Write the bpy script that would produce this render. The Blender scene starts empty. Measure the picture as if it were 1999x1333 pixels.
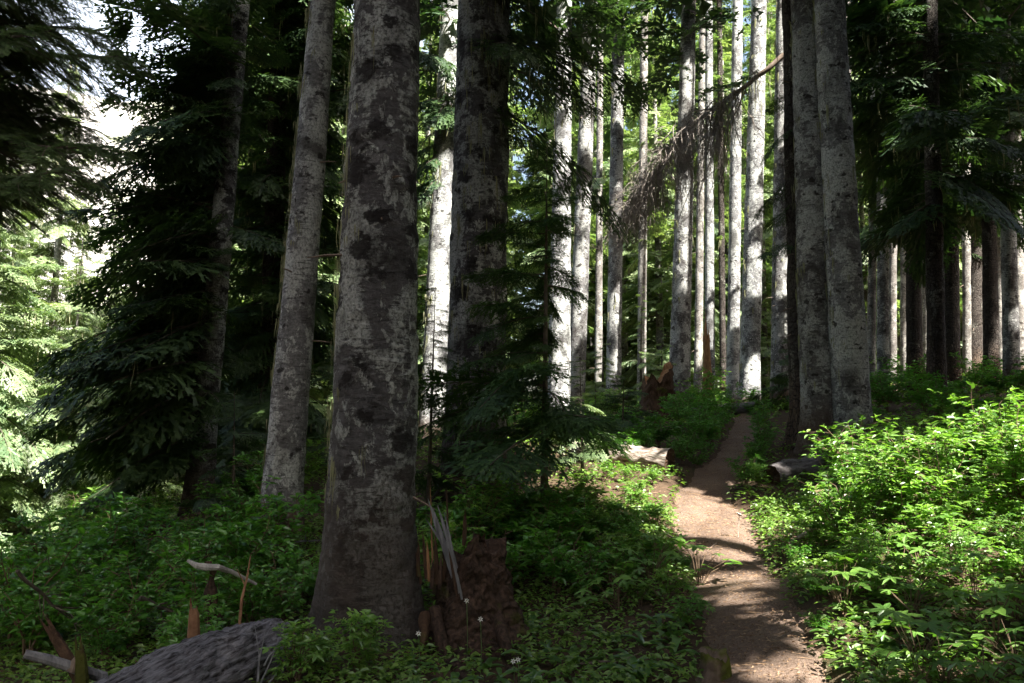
import bpy, math
from mathutils import Matrix
import numpy as np

# ------------------------------------------------------------------ camera, world, sun, exposure
SC = bpy.context.scene
F = 1510.0; CX = 999.5; CY = 666.5
PITCH = math.radians(6.5); EYE = 1.6
cam = bpy.data.cameras.new('camera'); co = bpy.data.objects.new('camera', cam); SC.collection.objects.link(co)
cam.sensor_width = 36.0; cam.lens = 36.0 * F / 1999.0
cam.clip_start = 0.05; cam.clip_end = 6000
co.location = (0, 0, EYE); co.rotation_euler = (math.radians(90) + PITCH, 0, 0)
SC.camera = co

SUN_EL = math.radians(50); SUN_AZ = math.radians(140)   # azimuth clockwise from +Y: behind and to the right of the camera
S = np.array([math.cos(SUN_EL) * math.sin(SUN_AZ), math.cos(SUN_EL) * math.cos(SUN_AZ), math.sin(SUN_EL)])
W = bpy.data.worlds.new('World'); SC.world = W; W.use_nodes = True
wn = W.node_tree.nodes; wl = W.node_tree.links
sky = wn.new('ShaderNodeTexSky'); sky.sky_type = 'NISHITA'; sky.sun_disc = False
sky.sun_elevation = SUN_EL; sky.sun_rotation = SUN_AZ
tcw = wn.new('ShaderNodeTexCoord'); nzw = wn.new('ShaderNodeTexNoise'); nzw.inputs['Scale'].default_value = 3.2; nzw.inputs['Detail'].default_value = 7; nzw.inputs['Roughness'].default_value = .6
wl.new(tcw.outputs['Generated'], nzw.inputs['Vector']); sxw = wn.new('ShaderNodeSeparateXYZ'); wl.new(tcw.outputs['Generated'], sxw.inputs[0])
mrw = wn.new('ShaderNodeMapRange'); mrw.inputs['From Min'].default_value = .72; mrw.inputs['From Max'].default_value = .42; mrw.inputs['To Min'].default_value = -.25; mrw.inputs['To Max'].default_value = .24; wl.new(sxw.outputs['Z'], mrw.inputs['Value'])
adw = wn.new('ShaderNodeMath'); adw.operation = 'ADD'; wl.new(nzw.outputs['Fac'], adw.inputs[0]); wl.new(mrw.outputs[0], adw.inputs[1])
cmw = wn.new('ShaderNodeMapRange'); cmw.interpolation_type = 'SMOOTHSTEP'; cmw.inputs['From Min'].default_value = .48; cmw.inputs['From Max'].default_value = .72; wl.new(adw.outputs[0], cmw.inputs['Value'])
mxw = wn.new('ShaderNodeMix'); mxw.data_type = 'RGBA'; mlw = wn.new('ShaderNodeMapRange'); mlw.interpolation_type = 'SMOOTHSTEP'; mlw.inputs['From Min'].default_value = .05; mlw.inputs['From Max'].default_value = -.30; wl.new(sxw.outputs['X'], mlw.inputs['Value'])
myw = wn.new('ShaderNodeMapRange'); myw.interpolation_type = 'SMOOTHSTEP'; myw.inputs['From Min'].default_value = .1; myw.inputs['From Max'].default_value = .4; wl.new(sxw.outputs['Y'], myw.inputs['Value'])
m1w = wn.new('ShaderNodeMath'); m1w.operation = 'MULTIPLY'; wl.new(mlw.outputs[0], m1w.inputs[0]); wl.new(myw.outputs[0], m1w.inputs[1])
m2w = wn.new('ShaderNodeMath'); m2w.operation = 'MULTIPLY'; wl.new(m1w.outputs[0], m2w.inputs[0]); wl.new(cmw.outputs[0], m2w.inputs[1]); wl.new(m2w.outputs[0], mxw.inputs[0]); wl.new(sky.outputs[0], mxw.inputs[6]); mxw.inputs[7].default_value = (5.6, 6.2, 7.2, 1)
wl.new(mxw.outputs[2], wn['Background'].inputs[0]); wn['Background'].inputs[1].default_value = 0.068
sky.dust_density = 6.0; sky.air_density = 1.3; sky.ozone_density = .7
sun = bpy.data.lights.new('sun', 'SUN'); so = bpy.data.objects.new('sun', sun); SC.collection.objects.link(so)
sun.energy = 5.0; sun.angle = math.radians(0.5); sun.color = (1.0, 0.95, 0.86)
so.rotation_euler = (math.pi / 2 - SUN_EL, 0, math.pi - SUN_AZ)
so.location = (20, -20, 40)
SC.view_settings.view_transform = 'Standard'; SC.view_settings.look = 'None'
SC.view_settings.exposure = 2.45; SC.view_settings.gamma = 1.0; SC.view_settings.use_curve_mapping = False
SC.render.engine = 'CYCLES'
cy = SC.cycles
cy.max_bounces = 6; cy.diffuse_bounces = 2; cy.glossy_bounces = 2; cy.transmission_bounces = 3; cy.transparent_max_bounces = 4
cy.caustics_reflective = False; cy.caustics_refractive = False
cy.use_denoising = True; cy.denoiser = 'OPENIMAGEDENOISE'; cy.denoising_input_passes = 'RGB_ALBEDO_NORMAL'; cy.denoising_prefilter = 'ACCURATE'
cy.use_adaptive_sampling = True; cy.adaptive_threshold = 0.02
cy.sample_clamp_indirect = 4.0

# ------------------------------------------------------------------ small maths
rng = np.random.default_rng(11)
COL = SC.collection
cp, sp = math.cos(PITCH), math.sin(PITCH)

def unproj(px, py, d):
    """the point seen at photo pixel (px, py) whose world Y is d"""
    x = (px - CX) / F; y = (CY - py) / F
    k = d / (cp - y * sp)
    return np.array([x * k, d, EYE + (sp + y * cp) * k])

def smooth(a, b, x):
    t = np.clip((x - a) / (b - a), 0, 1)
    return t * t * (3 - 2 * t)

def hash3(ix, iy, iz, seed):
    h = (ix.astype(np.int64) * 374761393 + iy.astype(np.int64) * 668265263 + iz.astype(np.int64) * 2147483647 + seed * 1274126177) & 0xFFFFFFFF
    h = ((h ^ (h >> 13)) * 1274126177) & 0xFFFFFFFF
    h = h ^ (h >> 16)
    return (h & 0xFFFFFF) / float(0xFFFFFF)

def vnoise(p, seed=0):
    """value noise, -1..1, p: n x 3"""
    i = np.floor(p).astype(np.int64); f = p - i
    f = f * f * (3 - 2 * f)
    out = 0
    for dx in (0, 1):
        for dy in (0, 1):
            for dz in (0, 1):
                w = (f[:, 0] if dx else 1 - f[:, 0]) * (f[:, 1] if dy else 1 - f[:, 1]) * (f[:, 2] if dz else 1 - f[:, 2])
                out = out + w * hash3(i[:, 0] + dx, i[:, 1] + dy, i[:, 2] + dz, seed)
    return out * 2 - 1

def fbm(p, oct=4, seed=0):
    a = 1.0; s = 0; t = 0
    for o in range(oct):
        s = s + a * vnoise(p * (2.03 ** o) + 17.3 * o, seed + o); t += a; a *= 0.5
    return s / t

def unit(v):
    v = np.asarray(v, float)
    return v / (np.linalg.norm(v, axis=-1, keepdims=True) + 1e-9)

# ------------------------------------------------------------------ terrain
CTRL = [  # pixel x, pixel y, depth
    (1500, 1333, 4.6), (1460, 1180, 6.3), (1410, 1080, 8.0), (1390, 1010, 9.6), (1375, 960, 11), (1430, 880, 14), (1455, 825, 18), (1455, 803, 21),
    (1240, 945, 11), (1100, 905, 12.5), (715, 1240, 6), (870, 1255, 6.2), (1000, 1325, 5), (1300, 1235, 5.8), (1200, 1060, 8), (1290, 1030, 9),
    (545, 1045, 9.5), (385, 995, 13), (930, 965, 10.5), (100, 1170, 9), (0, 1310, 6), (450, 1345, 4.6), (0, 1180, 16), (100, 1120, 22), (280, 1010, 25),
    (700, 1000, 10.5), (1650, 1130, 6), (1999, 1210, 5), (1999, 1040, 6.5), (1850, 970, 8.5), (1999, 930, 9), (1668, 868, 13), (1600, 885, 13), (1560, 965, 10.5),
    (1999, 800, 14), (1785, 765, 24), (1950, 745, 24), (1325, 805, 24), (1090, 838, 20), (1200, 808, 26), (855, 858, 17), (1470, 797, 26), (1600, 790, 22),
    (1450, 800, 40), (1000, 805, 40), (1900, 735, 45), (600, 870, 25), (500, 900, 40), (100, 1000, 40), (2300, 760, 20), (2300, 900, 9)]
P = [unproj(*c) for c in CTRL] + [np.array(q, float) for q in [(0, -6, 0), (9, -2, 1.0), (-8, -2, -.6), (16, 5, 2.8), (20, -12, 2.0), (-16, 4, -3.0), (-30, 20, -8), (30, 30, 5), (0, -20, -.5)]]
P = np.array(P)

def tps_fit(P, reg=0.02):
    n = len(P); d = np.linalg.norm(P[:, None, :2] - P[None, :, :2], axis=2)
    K = np.where(d > 0, d * d * np.log(d + 1e-9), 0) + np.eye(n) * reg * n
    A = np.zeros((n + 3, n + 3)); A[:n, :n] = K; A[:n, n] = 1; A[:n, n + 1:] = P[:, :2]; A[n, :n] = 1; A[n + 1:, :n] = P[:, :2].T
    return np.linalg.solve(A, np.concatenate([P[:, 2], np.zeros(3)]))
TP = tps_fit(P)

def base_h(xy):
    xy = np.atleast_2d(np.asarray(xy, float)); n = len(P)
    out = np.empty(len(xy))
    for a in range(0, len(xy), 20000):
        q = xy[a:a + 20000]
        d = np.linalg.norm(q[:, None, :] - P[None, :, :2], axis=2)
        out[a:a + 20000] = (d * d * np.log(d + 1e-9)) @ TP[:n] + TP[n] + q @ TP[n + 1:]
    out = np.clip(out, -11, 9)
    r = np.hypot(xy[:, 0], xy[:, 1] - 15)
    far = np.clip(2.0 + 0.10 * xy[:, 0], -12, 9)
    w = smooth(32, 55, r)
    return out * (1 - w) + far * w

PATHC = np.array([unproj(1575, 1560, 2.6)[:2]] + [unproj(*c)[:2] for c in CTRL[:8]] + [unproj(1490, 797, 25)[:2], unproj(1560, 792, 30)[:2]])
PATHW = np.array([.80, .76, .70, .85, .98, .70, .60, .52, .46, .42, .4])
def path_curve(n=400):
    t = np.linspace(0, len(PATHC) - 1, n); i = np.clip(t.astype(int), 0, len(PATHC) - 2); f = (t - i)[:, None]
    g = lambda k: PATHC[np.clip(k, 0, len(PATHC) - 1)]
    p0, p1, p2, p3 = g(i - 1), g(i), g(i + 1), g(i + 2)
    c = 0.5 * ((2 * p1) + (p2 - p0) * f + (2 * p0 - 5 * p1 + 4 * p2 - p3) * f ** 2 + (3 * p1 - p0 - 3 * p2 + p3) * f ** 3)
    return c, np.interp(t, np.arange(len(PATHW)), PATHW)
PC, PWD = path_curve()

def path_dist(xy):
    """distance from the path's centre line over half its width"""
    xy = np.atleast_2d(xy); out = np.full(len(xy), 99.0)
    near = np.nonzero((xy[:, 1] < 33) & (xy[:, 1] > 0) & (np.abs(xy[:, 0]) < 16))[0]
    for a in range(0, len(near), 5000):
        k = near[a:a + 5000]
        d = np.linalg.norm(xy[k][:, None, :] - PC[None], axis=2)
        j = d.argmin(1)
        out[k] = d[np.arange(len(k)), j] / (PWD[j] * .5)
    return out

def ground(xy):
    xy = np.atleast_2d(np.asarray(xy, float))
    z = base_h(xy)
    p3 = np.concatenate([xy, np.zeros((len(xy), 1))], 1)
    r = np.hypot(xy[:, 0], xy[:, 1])
    z = z + 0.07 * fbm(p3 * 0.9, 3, 5) * smooth(60, 30, r) + 0.025 * fbm(p3 * 4.0, 2, 9) * smooth(30, 15, r)
    z = z - 0.09 * smooth(1.5, 0.8, path_dist(xy))
    return z

def gz(x, y): return float(ground([(x, y)])[0])

def at(px, d):
    """the point on the ground at depth d that the photo shows in pixel column px"""
    z = 0.5
    for _ in range(4):
        k = d * cp + (z - EYE) * sp
        x = (px - CX) / F * k
        z = gz(x, d)
    return np.array([x, d, z])

# ------------------------------------------------------------------ mesh helpers
class MB:
    """collects triangles and quads with a material index and a per-point tone, then links them as ONE mesh object"""
    def __init__(s): s.v = []; s.t = []; s.tm = []; s.q = []; s.qm = []; s.tone = []; s.n = 0
    def add(s, v, tris=None, quads=None, mat=0, tone=0.5):
        v = np.asarray(v, np.float32).reshape(-1, 3)
        if tris is not None and len(tris):
            tris = np.asarray(tris, np.int64); s.t.append(tris + s.n); s.tm.append(np.full(len(tris), mat) if np.isscalar(mat) else np.asarray(mat))
        if quads is not None and len(quads):
            quads = np.asarray(quads, np.int64); s.q.append(quads + s.n); s.qm.append(np.full(len(quads), mat) if np.isscalar(mat) else np.asarray(mat))
        s.v.append(v); s.tone.append(np.full(len(v), tone, np.float32) if np.isscalar(tone) else np.asarray(tone, np.float32)); s.n += len(v)
    def arrays(s):
        V = np.concatenate(s.v) if s.v else np.zeros((0, 3), np.float32)
        T = np.concatenate(s.t) if s.t else np.zeros((0, 3), np.int64)
        return V, T
    def mesh(s, name, mats, smoothed=False):
        V = np.concatenate(s.v); tone = np.concatenate(s.tone)
        T = np.concatenate(s.t) if s.t else np.zeros((0, 3), np.int64); TM = np.concatenate(s.tm) if s.tm else np.zeros(0, int)
        Q = np.concatenate(s.q) if s.q else np.zeros((0, 4), np.int64); QM = np.concatenate(s.qm) if s.qm else np.zeros(0, int)
        me = bpy.data.meshes.new(name)
        me.vertices.add(len(V)); me.vertices.foreach_set('co', V.astype(np.float32).ravel())
        me.loops.add(len(T) * 3 + len(Q) * 4); me.loops.foreach_set('vertex_index', np.concatenate([T.ravel(), Q.ravel()]).astype(np.int32))
        me.polygons.add(len(T) + len(Q))
        me.polygons.foreach_set('loop_start', np.concatenate([np.arange(len(T)) * 3, len(T) * 3 + np.arange(len(Q)) * 4]).astype(np.int32))
        for m in mats: me.materials.append(m)
        me.polygons.foreach_set('material_index', np.concatenate([TM, QM]).astype(np.int32))
        me.polygons.foreach_set('use_smooth', np.full(len(T) + len(Q), bool(smoothed)))
        a = me.attributes.new('tone', 'FLOAT', 'POINT'); a.data.foreach_set('value', tone.astype(np.float32))
        me.update(calc_edges=True); me.validate()
        return me
    def build(s, name, mats, parent=None, smoothed=False, loc=None):
        return link(name, s.mesh(name, mats if isinstance(mats, (list, tuple)) else [mats], smoothed), parent, loc)

def link(name, me, parent=None, loc=None):
    o = bpy.data.objects.new(name, me); COL.objects.link(o)
    if parent is not None: o.parent = parent
    if loc is not None: o.location = tuple(float(c) for c in loc)
    return o

def tag(o, label, cat, group=None, kind=None):
    if label: o['label'] = label
    if cat: o['category'] = cat
    if group: o['group'] = group
    if kind: o['kind'] = kind
    return o

def thing(name, label, cat, loc, group=None, rz=0.0, scale=1.0):
    o = bpy.data.objects.new(name, None); COL.objects.link(o); o.empty_display_size = .1
    o.location = tuple(float(c) for c in loc); o.rotation_euler = (0, 0, rz); o.scale = (scale,) * 3
    return tag(o, label, cat, group)

def copy_thing(src, label, group, loc, rz=0.0, scale=1.0, tilt=(0, 0)):
    c = src.copy(); COL.objects.link(c); c['label'] = label
    if group: c['group'] = group
    c.location = tuple(float(q) for q in loc); c.rotation_euler = (tilt[0], tilt[1], rz); c.scale = (scale,) * 3
    for ch in list(src.children):
        d = ch.copy(); COL.objects.link(d); d.parent = c
    return c

def tube(mb, pts, rad, sides=5, mat=0, tone=0.5, cap=True):
    pts = np.asarray(pts, float); n = len(pts); rad = np.broadcast_to(np.asarray(rad, float), (n,))
    t = unit(np.gradient(pts, axis=0)); ref = np.array([0.31, 0.17, 0.93]) if abs(t[0][2]) < .9 else np.array([1., .1, 0])
    a = unit(np.cross(t, ref)); b = np.cross(t, a)
    th = np.arange(sides) / sides * 2 * math.pi
    ring = pts[:, None, :] + rad[:, None, None] * (a[:, None, :] * np.cos(th)[None, :, None] + b[:, None, :] * np.sin(th)[None, :, None])
    i = np.arange(n - 1)[:, None] * sides; j = np.arange(sides)[None, :]; k = (j + 1) % sides
    q = np.stack([i + j, i + k, i + k + sides, i + j + sides], -1).reshape(-1, 4)
    mb.add(ring.reshape(-1, 3), quads=q, mat=mat, tone=tone)
    if cap:
        for e, flip in ((0, True), (n - 1, False)):
            f = [(0, 1 + m, 1 + (m + 1) % sides) for m in range(sides)]
            if flip: f = [(x, z, y) for x, y, z in f]
            mb.add(np.concatenate([pts[e][None], ring[e]]), tris=f, mat=mat, tone=tone)

# ------------------------------------------------------------------ materials
def mat_new(name):
    m = bpy.data.materials.new(name); m.use_nodes = True; n = m.node_tree.nodes; n.clear()
    out = n.new('ShaderNodeOutputMaterial'); return m, n, m.node_tree.links, out

def ramp(n, l, src, stops):
    r = n.new('ShaderNodeValToRGB'); e = r.color_ramp.elements
    while len(e) > len(stops): e.remove(e[-1])
    while len(e) < len(stops): e.new(1)
    for k, (p, c) in zip(e, stops):
        k.position = p; k.color = (*c, 1) if len(c) == 3 else c
    l.new(src, r.inputs[0]); return r.outputs[0]

def mix(n, l, fac, a, b, mode='MIX'):
    m = n.new('ShaderNodeMix'); m.data_type = 'RGBA'; m.blend_type = mode
    for s, v in ((0, fac), (6, a), (7, b)):
        if isinstance(v, (int, float)): m.inputs[s].default_value = v
        elif isinstance(v, tuple): m.inputs[s].default_value = (*v, 1)
        else: l.new(v, m.inputs[s])
    return m.outputs[2]

def noise(n, l, vec, scale, detail=4, rough=.55, dist=0.0):
    t = n.new('ShaderNodeTexNoise'); t.inputs['Scale'].default_value = scale; t.inputs['Detail'].default_value = detail
    t.inputs['Roughness'].default_value = rough; t.inputs['Distortion'].default_value = dist
    if vec is not None: l.new(vec, t.inputs['Vector'])
    return t.outputs['Fac']

def math_node(n, l, op, a, b=None):
    m = n.new('ShaderNodeMath'); m.operation = op
    for i, v in enumerate((a, b)):
        if v is None: continue
        if isinstance(v, (int, float)): m.inputs[i].default_value = v
        else: l.new(v, m.inputs[i])
    return m.outputs[0]

def obj_vec(n, l, scale=(1, 1, 1), rnd=True):
    tc = n.new('ShaderNodeTexCoord'); mp = n.new('ShaderNodeMapping'); mp.inputs['Scale'].default_value = scale
    if rnd:
        oi = n.new('ShaderNodeObjectInfo'); va = n.new('ShaderNodeVectorMath'); va.operation = 'ADD'
        mm = math_node(n, l, 'MULTIPLY', oi.outputs['Random'], 60.0)
        l.new(tc.outputs['Object'], va.inputs[0]); l.new(mm, va.inputs[1]); l.new(va.outputs[0], mp.inputs[0])
    else: l.new(tc.outputs['Object'], mp.inputs[0])
    return mp.outputs[0], tc

def bark(name, base, pale, dark, pale_at=.52, dark_w=.24, spot=4.5, brown=(.11, .07, .045), brown_z=1.2, bump=.6, rough_plates=False, plate=(1, 1, .45), plate_s=16):
    m, n, l, out = mat_new(name)
    v, tc = obj_vec(n, l, (1, 1, .75))
    vh, _ = obj_vec(n, l, (1, 1, 3.2))
    vs, _ = obj_vec(n, l, (1, 1, 1.25))
    big = math_node(n, l, 'ADD', noise(n, l, v, 2.0, 4, .55, .5), math_node(n, l, 'MULTIPLY', math_node(n, l, 'SUBTRACT', noise(n, l, vh, 9, 8, .7), .5), .34)); tiny = noise(n, l, v, 42, 6, .75)
    fine = noise(n, l, vh, 9, 5, .7)
    col = mix(n, l, ramp(n, l, fine, [(.36, (0, 0, 0)), (.62, (1, 1, 1))]), tuple(c * .55 for c in base), base)
    # crustose lichen: pale patches with hard, ragged edges, larger and smaller ones
    p1 = ramp(n, l, big, [(pale_at, (0, 0, 0)), (pale_at + .045, (1, 1, 1))])
    p2 = ramp(n, l, noise(n, l, v, 8.5, 10, .7, .6), [(pale_at + .05, (0, 0, 0)), (pale_at + .08, (1, 1, 1))])
    pm = mix(n, l, 1.0, p1, p2, 'LIGHTEN')
    pc = mix(n, l, noise(n, l, v, 14, 3), tuple(c * .6 for c in pale), tuple(c * 1.2 for c in pale))
    pm = math_node(n, l, 'MULTIPLY', pm, ramp(n, l, tiny, [(.36, (.25, .25, .25)), (.50, (1, 1, 1))]))
    col = mix(n, l, pm, col, pc)
    col = mix(n, l, .7, col, ramp(n, l, tiny, [(.34, (.22, .22, .22)), (.62, (1.0, 1.0, 1.0))]), 'MULTIPLY')
    # dark horizontal lenticels
    lent = ramp(n, l, noise(n, l, obj_vec(n, l, (3.2, 3.2, 20))[0], 2.1, 3, .6), [(.60, (0, 0, 0)), (.68, (1, 1, 1))])
    col = mix(n, l, math_node(n, l, 'MULTIPLY', lent, .75), col, dark)
    # branch scars: dark knots
    vo = n.new('ShaderNodeTexVoronoi'); vo.inputs['Scale'].default_value = spot
    wob = n.new('ShaderNodeVectorMath'); wob.operation = 'ADD'
    nz = n.new('ShaderNodeTexNoise'); nz.inputs['Scale'].default_value = 7; nz.inputs['Detail'].default_value = 4; l.new(vs, nz.inputs['Vector'])
    sc = n.new('ShaderNodeVectorMath'); sc.operation = 'SCALE'; sc.inputs['Scale'].default_value = .25; l.new(nz.outputs['Color'], sc.inputs[0])
    l.new(vs, wob.inputs[0]); l.new(sc.outputs[0], wob.inputs[1]); l.new(wob.outputs[0], vo.inputs['Vector'])
    kd = math_node(n, l, 'ADD', vo.outputs['Distance'], math_node(n, l, 'MULTIPLY', math_node(n, l, 'SUBTRACT', noise(n, l, vs, 11, 5, .7), .5), 1.1))
    sep = n.new('ShaderNodeSeparateColor'); l.new(vo.outputs['Color'], sep.inputs[0])
    kd = math_node(n, l, 'ADD', kd, math_node(n, l, 'MULTIPLY', sep.outputs[0], .22))
    sp_ = ramp(n, l, kd, [(dark_w + .04, (1, 1, 1)), (dark_w + .16, (0, 0, 0))])
    col = mix(n, l, math_node(n, l, 'MULTIPLY', sp_, .9), col, dark)
    # dark stains running in broad clouds
    st = ramp(n, l, noise(n, l, v, 1.3, 5, .65, .8), [(.52, (0, 0, 0)), (.66, (1, 1, 1))])
    col = mix(n, l, math_node(n, l, 'MULTIPLY', st, .8), col, tuple(c * 1.4 for c in dark))
    # browner, bare bark at the foot
    sx = n.new('ShaderNodeSeparateXYZ'); l.new(tc.outputs['Object'], sx.inputs[0])
    zz = math_node(n, l, 'ADD', sx.outputs['Z'], math_node(n, l, 'MULTIPLY', big, -brown_z))
    bf = ramp(n, l, math_node(n, l, 'MULTIPLY', zz, .5), [(.0, (1, 1, 1)), (max(.02, brown_z * .35), (0, 0, 0))])
    bcol = mix(n, l, fine, tuple(c * .5 for c in brown), tuple(c * 1.3 for c in brown))
    col = mix(n, l, math_node(n, l, 'MULTIPLY', bf, .85), col, bcol)
    b = n.new('ShaderNodeBsdfPrincipled'); b.inputs['Roughness'].default_value = .92; b.inputs['Specular IOR Level'].default_value = .25
    l.new(col, b.inputs['Base Color'])
    bp = n.new('ShaderNodeBump'); bp.inputs['Strength'].default_value = bump; bp.inputs['Distance'].default_value = .03
    h = math_node(n, l, 'ADD', fine, math_node(n, l, 'MULTIPLY', sp_, .5)); h = math_node(n, l, 'ADD', h, math_node(n, l, 'MULTIPLY', tiny, .5))
    h = math_node(n, l, 'ADD', h, math_node(n, l, 'MULTIPLY', pm, .25))
    if rough_plates:
        v2 = n.new('ShaderNodeTexVoronoi'); v2.feature = 'DISTANCE_TO_EDGE'; v2.inputs['Scale'].default_value = plate_s
        l.new(obj_vec(n, l, plate)[0], v2.inputs['Vector'])
        crack = ramp(n, l, math_node(n, l, 'ADD', v2.outputs['Distance'], math_node(n, l, 'MULTIPLY', math_node(n, l, 'SUBTRACT', fine, .5), .12)), [(0, (0, 0, 0)), (.10, (1, 1, 1))])
        h = math_node(n, l, 'ADD', h, math_node(n, l, 'MULTIPLY', crack, 1.2))
        l.new(mix(n, l, crack, dark, col), b.inputs['Base Color'])
    l.new(h, bp.inputs['Height']); l.new(bp.outputs[0], b.inputs['Normal']); l.new(b.outputs[0], out.inputs[0])
    return m

def leaf_mat(name, a, b, trans=.4, gloss=.0, rough=.5, tcol=None, rnd=.25):
    """leaf: diffuse + translucent; colours a..b run with the point tone (age of the leaf) and the plant"""
    m, n, l, out = mat_new(name)
    at_ = n.new('ShaderNodeAttribute'); at_.attribute_name = 'tone'
    oi = n.new('ShaderNodeObjectInfo')
    f = math_node(n, l, 'ADD', at_.outputs['Fac'], math_node(n, l, 'MULTIPLY', math_node(n, l, 'SUBTRACT', oi.outputs['Random'], .5), rnd))
    col = mix(n, l, f, a, b)
    d = n.new('ShaderNodeBsdfDiffuse'); l.new(col, d.inputs[0])
    t = n.new('ShaderNodeBsdfTranslucent')
    tc = mix(n, l, 1.0, col, tcol or (1.3, 1.45, .6), 'MULTIPLY'); l.new(tc, t.inputs[0])
    ms = n.new('ShaderNodeMixShader'); ms.inputs[0].default_value = trans; l.new(d.outputs[0], ms.inputs[1]); l.new(t.outputs[0], ms.inputs[2])
    o = ms.outputs[0]
    if gloss > 0:
        g = n.new('ShaderNodeBsdfGlossy'); g.inputs['Roughness'].default_value = rough; g.inputs[0].default_value = (1, 1, 1, 1)
        m2 = n.new('ShaderNodeMixShader'); m2.inputs[0].default_value = gloss; l.new(o, m2.inputs[1]); l.new(g.outputs[0], m2.inputs[2]); o = m2.outputs[0]
    l.new(o, out.inputs[0]); return m

def wood_mat(name, a, b, scale=(8, 8, 1.2), bump=.4, rough=.9, rnd=True, moss=None, moss_at=.55, lo=.3, hi=.7):
    m, n, l, out = mat_new(name)
    v, _ = obj_vec(n, l, scale, rnd)
    f = noise(n, l, v, 2.2, 6, .65, .3)
    col = mix(n, l, ramp(n, l, f, [(lo, (0, 0, 0)), (hi, (1, 1, 1))]), a, b)
    if moss:
        mv, _ = obj_vec(n, l, (1, 1, 1), rnd)
        col = mix(n, l, ramp(n, l, noise(n, l, mv, 3.5, 5), [(moss_at, (0, 0, 0)), (moss_at + .08, (1, 1, 1))]), col, moss)
    b_ = n.new('ShaderNodeBsdfPrincipled'); b_.inputs['Roughness'].default_value = rough; b_.inputs['Specular IOR Level'].default_value = .2
    l.new(col, b_.inputs['Base Color'])
    bp = n.new('ShaderNodeBump'); bp.inputs['Strength'].default_value = bump; bp.inputs['Distance'].default_value = .02
    l.new(f, bp.inputs['Height']); l.new(bp.outputs[0], b_.inputs['Normal']); l.new(b_.outputs[0], out.inputs[0])
    return m

M = {}
M['silver'] = bark('silver_fir_bark', (.14, .138, .142), (.50, .53, .51), (.014, .012, .012), .485, .29, 3.0, brown_z=1.2, brown=(.075, .058, .048), bump=1.0)
M['pale'] = bark('pale_fir_bark', (.27, .27, .275), (.58, .60, .58), (.022, .02, .018), .485, .15, 5.5, brown_z=.5)
M['grey'] = bark('grey_fir_bark', (.21, .205, .205), (.50, .51, .49), (.022, .018, .016), .49, .17, 4.5, brown_z=.8)
M['rough'] = bark('rough_hemlock_bark', (.10, .085, .075), (.25, .24, .21), (.02, .015, .012), .60, .16, 4.5, brown_z=1.2, bump=1.0, rough_plates=True)
M['logs'] = wood_mat('flaking_log_bark', (.018, .015, .016), (.23, .225, .25), (19, 19, 2.2), 1.0, lo=.36, hi=.64)
M['barew'] = wood_mat('bare_pale_wood', (.22, .21, .20), (.50, .49, .48), (14, 14, 1.5), .6)
M['far'] = bark('stand_fir_bark', (.27, .255, .24), (.50, .49, .45), (.035, .03, .025), .52, .16, 4.0, brown_z=.6)
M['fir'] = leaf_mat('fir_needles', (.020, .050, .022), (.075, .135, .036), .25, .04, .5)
M['firlit'] = leaf_mat('sunlit_fir_needles', (.085, .155, .065), (.32, .39, .19), .40, .05, .5)  # lighter copy of the needles: sunlight put into the colour
M['hem'] = leaf_mat('hemlock_needles', (.024, .06, .020), (.07, .135, .035), .3, .03, .5)
M['twig'] = wood_mat('twig_wood', (.05, .04, .032), (.13, .11, .09), (6, 6, 6), .2)
M['dead'] = wood_mat('dead_twig_wood', (.10, .075, .06), (.26, .20, .16), (6, 6, 6), .2)
M['deadg'] = wood_mat('dead_grey_twigs', (.15, .125, .11), (.38, .34, .30), (6, 6, 6), .2)
M['deadred'] = wood_mat('dead_red_needles', (.16, .05, .02), (.25, .09, .035), (6, 6, 6), .2)
M['lich'] = leaf_mat('beard_lichen', (.17, .175, .10), (.34, .345, .22), .35, 0, .5, (1.1, 1.1, .8))
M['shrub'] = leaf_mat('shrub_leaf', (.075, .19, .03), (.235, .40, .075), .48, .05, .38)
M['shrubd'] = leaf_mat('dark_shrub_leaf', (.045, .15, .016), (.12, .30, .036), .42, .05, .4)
M['broad'] = leaf_mat('broad_leaf', (.08, .19, .03), (.19, .35, .06), .42, .06, .4)
M['fern'] = leaf_mat('fern_frond', (.07, .16, .025), (.14, .27, .045), .42, .03, .45)
M['lily'] = leaf_mat('lily_leaf', (.05, .13, .025), (.11, .23, .05), .35, .10, .3)
M['cover'] = leaf_mat('cover_leaf', (.06, .14, .02), (.20, .32, .06), .40, .04, .45)
M['petal'] = leaf_mat('white_petal', (.75, .75, .72), (.85, .85, .82), .3, 0, .5, (1, 1, 1))
M['stem'] = wood_mat('shrub_stem', (.09, .06, .04), (.20, .14, .09), (6, 6, 3), .2)
M['redstem'] = wood_mat('red_dead_stem', (.13, .065, .035), (.28, .155, .09), (6, 6, 3), .2)
M['greyw'] = wood_mat('weathered_grey_wood', (.085, .085, .09), (.27, .27, .285), (14, 14, 1.5), .6)
M['logb'] = wood_mat('fallen_log_bark', (.05, .042, .04), (.24, .22, .22), (9, 9, 3), 1.0)
M['logp'] = wood_mat('bleached_log_wood', (.10, .07, .05), (.44, .38, .33), (12, 12, 2), 1.0, lo=.38, hi=.64)
M['rot'] = wood_mat('rotten_red_wood', (.026, .015, .010), (.105, .062, .038), (10, 10, 3), 1.0, moss=(.06, .065, .012), moss_at=.60)
M['rotb'] = wood_mat('stump_bark', (.010, .008, .007), (.10, .062, .044), (13, 13, 9), 1.0, moss=(.055, .06, .012), moss_at=.62)
M['orange'] = wood_mat('orange_broken_wood', (.13, .062, .028), (.36, .20, .10), (12, 12, 2), .7)
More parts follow.
